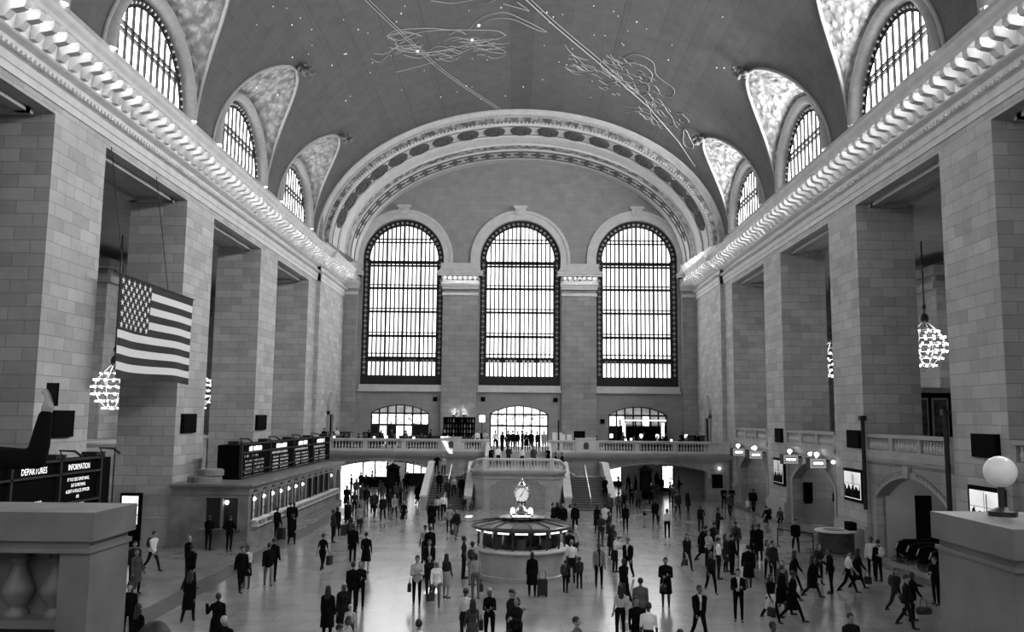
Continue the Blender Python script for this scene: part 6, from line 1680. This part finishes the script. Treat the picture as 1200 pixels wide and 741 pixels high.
# right side: white stand, monitor, bar in the right doorway
q = aty(653, 510, 77); e = empty('menu_stand', (q.x, 77, BZ), 0, 'white square stand with a dark pole right of the stair gap', 'stand')
b = MB(); b.box(-.42, .42, -.3, .3, 0, 1.6); b.build('box', M['white'], e); b = MB(); b.tube([(.1, -.36, 0), (.1, -.36, 2.7)], .07, 8); b.build('pole', M['iron'], e)
q = aty(679, 508, 77.5); e = empty('monitor', (q.x, 77.5, BZ), 0, 'dark screen standing behind the balustrade right of the white stand', 'monitor')
b = MB(); b.box(-.5, .5, -.05, .05, .95, 1.75); b.build('screen', M['black'], e); b = MB(); b.box(-.7, .7, -.3, .3, 0, .9); b.box(-.06, .06, -.03, .03, .9, 1.0); b.build('desk', M['dark_wood'], e)
for k, (x, w_) in enumerate(((660, .3), (667, .4))):
    q = aty(x, 511, 77.2); b = MB(); b.box(-w_ / 2, w_ / 2, -.2, .2, 0, .5); b.box(-w_ / 2 - .02, w_ / 2 + .02, -.22, .22, .5, .54); bx_ = b.build('storage_box', M['white'], None, loc=(q.x, 77.2, BZ + .9)); tag(bx_, ['small pale box beside the white stand', 'wider pale box left of the dark screen'][k], 'box')
e = empty('side_table', ((aty(663.5, 511, 77.2)).x, 77.2, BZ), 0, 'dark side table carrying two pale boxes', 'table'); b = MB(); b.box(-.6, .6, -.25, .25, .84, .9); b.build('tabletop', M['dark_wood'], e)
for x in (-.55, .55):
    for y in (-.2, .2): b = MB(); b.box(x - .03, x + .03, y - .03, y + .03, 0, .84); b.build('leg', M['dark_wood'], e)
q0, q1 = aty(727, 492, 85.5), aty(781, 512, 85.5); e = empty('bar_shelf', ((q0.x + q1.x) / 2, 85.5, BZ), 0, 'dark bar shelving with lit columns in front of the right doorway', 'bar shelf'); hw = (q1.x - q0.x) / 2; ht = q0.z - BZ
b = MB()
for k in range(5): b.box(-hw, hw, 0, .4, .7 + k * (ht - .75) / 4, .76 + k * (ht - .75) / 4)
for k in range(4): b.box(-hw + 2 * hw * k / 3 - .05, -hw + 2 * hw * k / 3 + .05, 0, .4, 0, ht)
b.box(-hw, hw, .36, .4, 0, ht - .6); b.build('case', M['black'], e)
for sg in (-1, 1): b = MB(); b.box(sg * (hw - .35) - .14, sg * (hw - .35) + .14, -.05, .0, 1.0, ht - .3); b.build('lit_column', glowmat('lit_column_glass', 1.5, .6, 3), e)
b = MB(); b.box(-hw, hw, -.02, .02, ht - .12, ht); b.build('lit_edge', M['shopdim'], e)
for k, (x, lab) in enumerate(((752, 'small white lamp in the middle of the right bar'), (771, 'small white lamp right in front of the right bar'), (805, 'small white lamp near the right end of the balcony'), (717, 'small white lamp left of the right bar'))):
    q = aty(x, 508.5, 80); l_ = empty('table_lamp', (q.x, 80.4, BZ + .85), 0, lab, 'lamp'); b = MB(); b.lathe([(.1, 0), (.1, .03), (.02, .05), (.02, .3)], n=8); b.build('base', M['iron'], l_); b = MB(); b.lathe([(.13, .28), (.13, .6), (0, .62)], n=10); b.build('shade', M['lamp'], l_)
q = aty(762, 508, 80.4); e = empty('bar_counter', (q.x, 80.1, BZ), 0, 'long dark bar counter on the right half of the balcony', 'bar counter')
b = MB(); b.box(-4, 4.2, 0, .6, 0, .8); b.build('front', M['dark_wood'], e); b = MB(); b.box(-4.1, 4.3, -.08, .68, .8, .85); b.build('worktop', M['gloss_black'], e)
# small black squares on the wall above the doorways
for x, y, lab in ((510, 468, 'small black square fitting right of the left doorway'), (566, 468, 'small black square fitting left of the middle doorway'), (651, 469, 'small black square fitting right of the middle doorway'), (706, 494, 'small black square fitting left of the right doorway')):
    q = aty(x, y, FAR); b = MB(); b.box(-.22, .22, -.12, 0, -.22, .22); b.box(-.18, .18, -.14, -.12, -.18, .18); tag(b.build('wall_speaker', M['black'], None, loc=(q.x, FAR, q.z)), lab, 'speaker')
# people sitting on the floor by the right pier, luggage heap
on(901, 597, 58.6, 0, 'm', 'crouch', 300, 0, 0, 'j0', 's', 'b0', 'person in black squatting at the foot of the third right pier')
on(915, 600, 58.6, 0, 'f', 'crouch', 330, 4, 0, 'j3', 'm', '-', 'person in grey squatting right of a black one by the pier')
# globe lamp at the right parapet
q = aty(1172, 553, 7.9); l_ = empty('globe_lamp', (q.x, 7.9, 6.04), 0, 'white globe lamp on the right parapet at the picture edge', 'lamp')
b = MB(); b.lathe([(.12, 0), (.12, .04), (.03, .08), (.03, q.z - 6.04 - .12), (.06, q.z - 6.04 - .1)], n=12); b.build('stem', M['bronze'], l_)
b = MB(); b.ball((0, 0, q.z - 6.04), .14, 16, 10); b.build('globe', mat('opal_globe', .7, .3, emit=.05), l_, smooth=True)
# ---------------------------------------------------------------- light and view
wd = bpy.data.worlds.new('sky'); sc.world = wd; wd.use_nodes = True
bgn = wd.node_tree.nodes['Background']; bgn.inputs[0].default_value = (1, 1, 1, 1); bgn.inputs[1].default_value = 3.0
sun = bpy.data.lights.new('sun', 'SUN'); sun.energy = 60; sun.angle = R(.53)
so = bpy.data.objects.new('sun', sun); col.objects.link(so)
so.rotation_euler = Vector((.6, .2, -1)).to_track_quat('-Z', 'Y').to_euler()
sc.view_settings.view_transform = 'Standard'; sc.view_settings.look = 'None'; sc.view_settings.gamma = 1
sc.view_settings.use_curve_mapping = False; sc.view_settings.exposure = EXPO
sc.cycles.use_denoising = True
try: sc.cycles.denoiser = 'OPENIMAGEDENOISE'
except Exception: pass
sc.cycles.caustics_reflective = False; sc.cycles.caustics_refractive = False
sc.cycles.denoising_prefilter = 'ACCURATE'; sc.cycles.denoising_input_passes = 'RGB_ALBEDO_NORMAL'
sc.cycles.max_bounces = 6; sc.cycles.diffuse_bounces = 4; sc.cycles.sample_clamp_indirect = 4
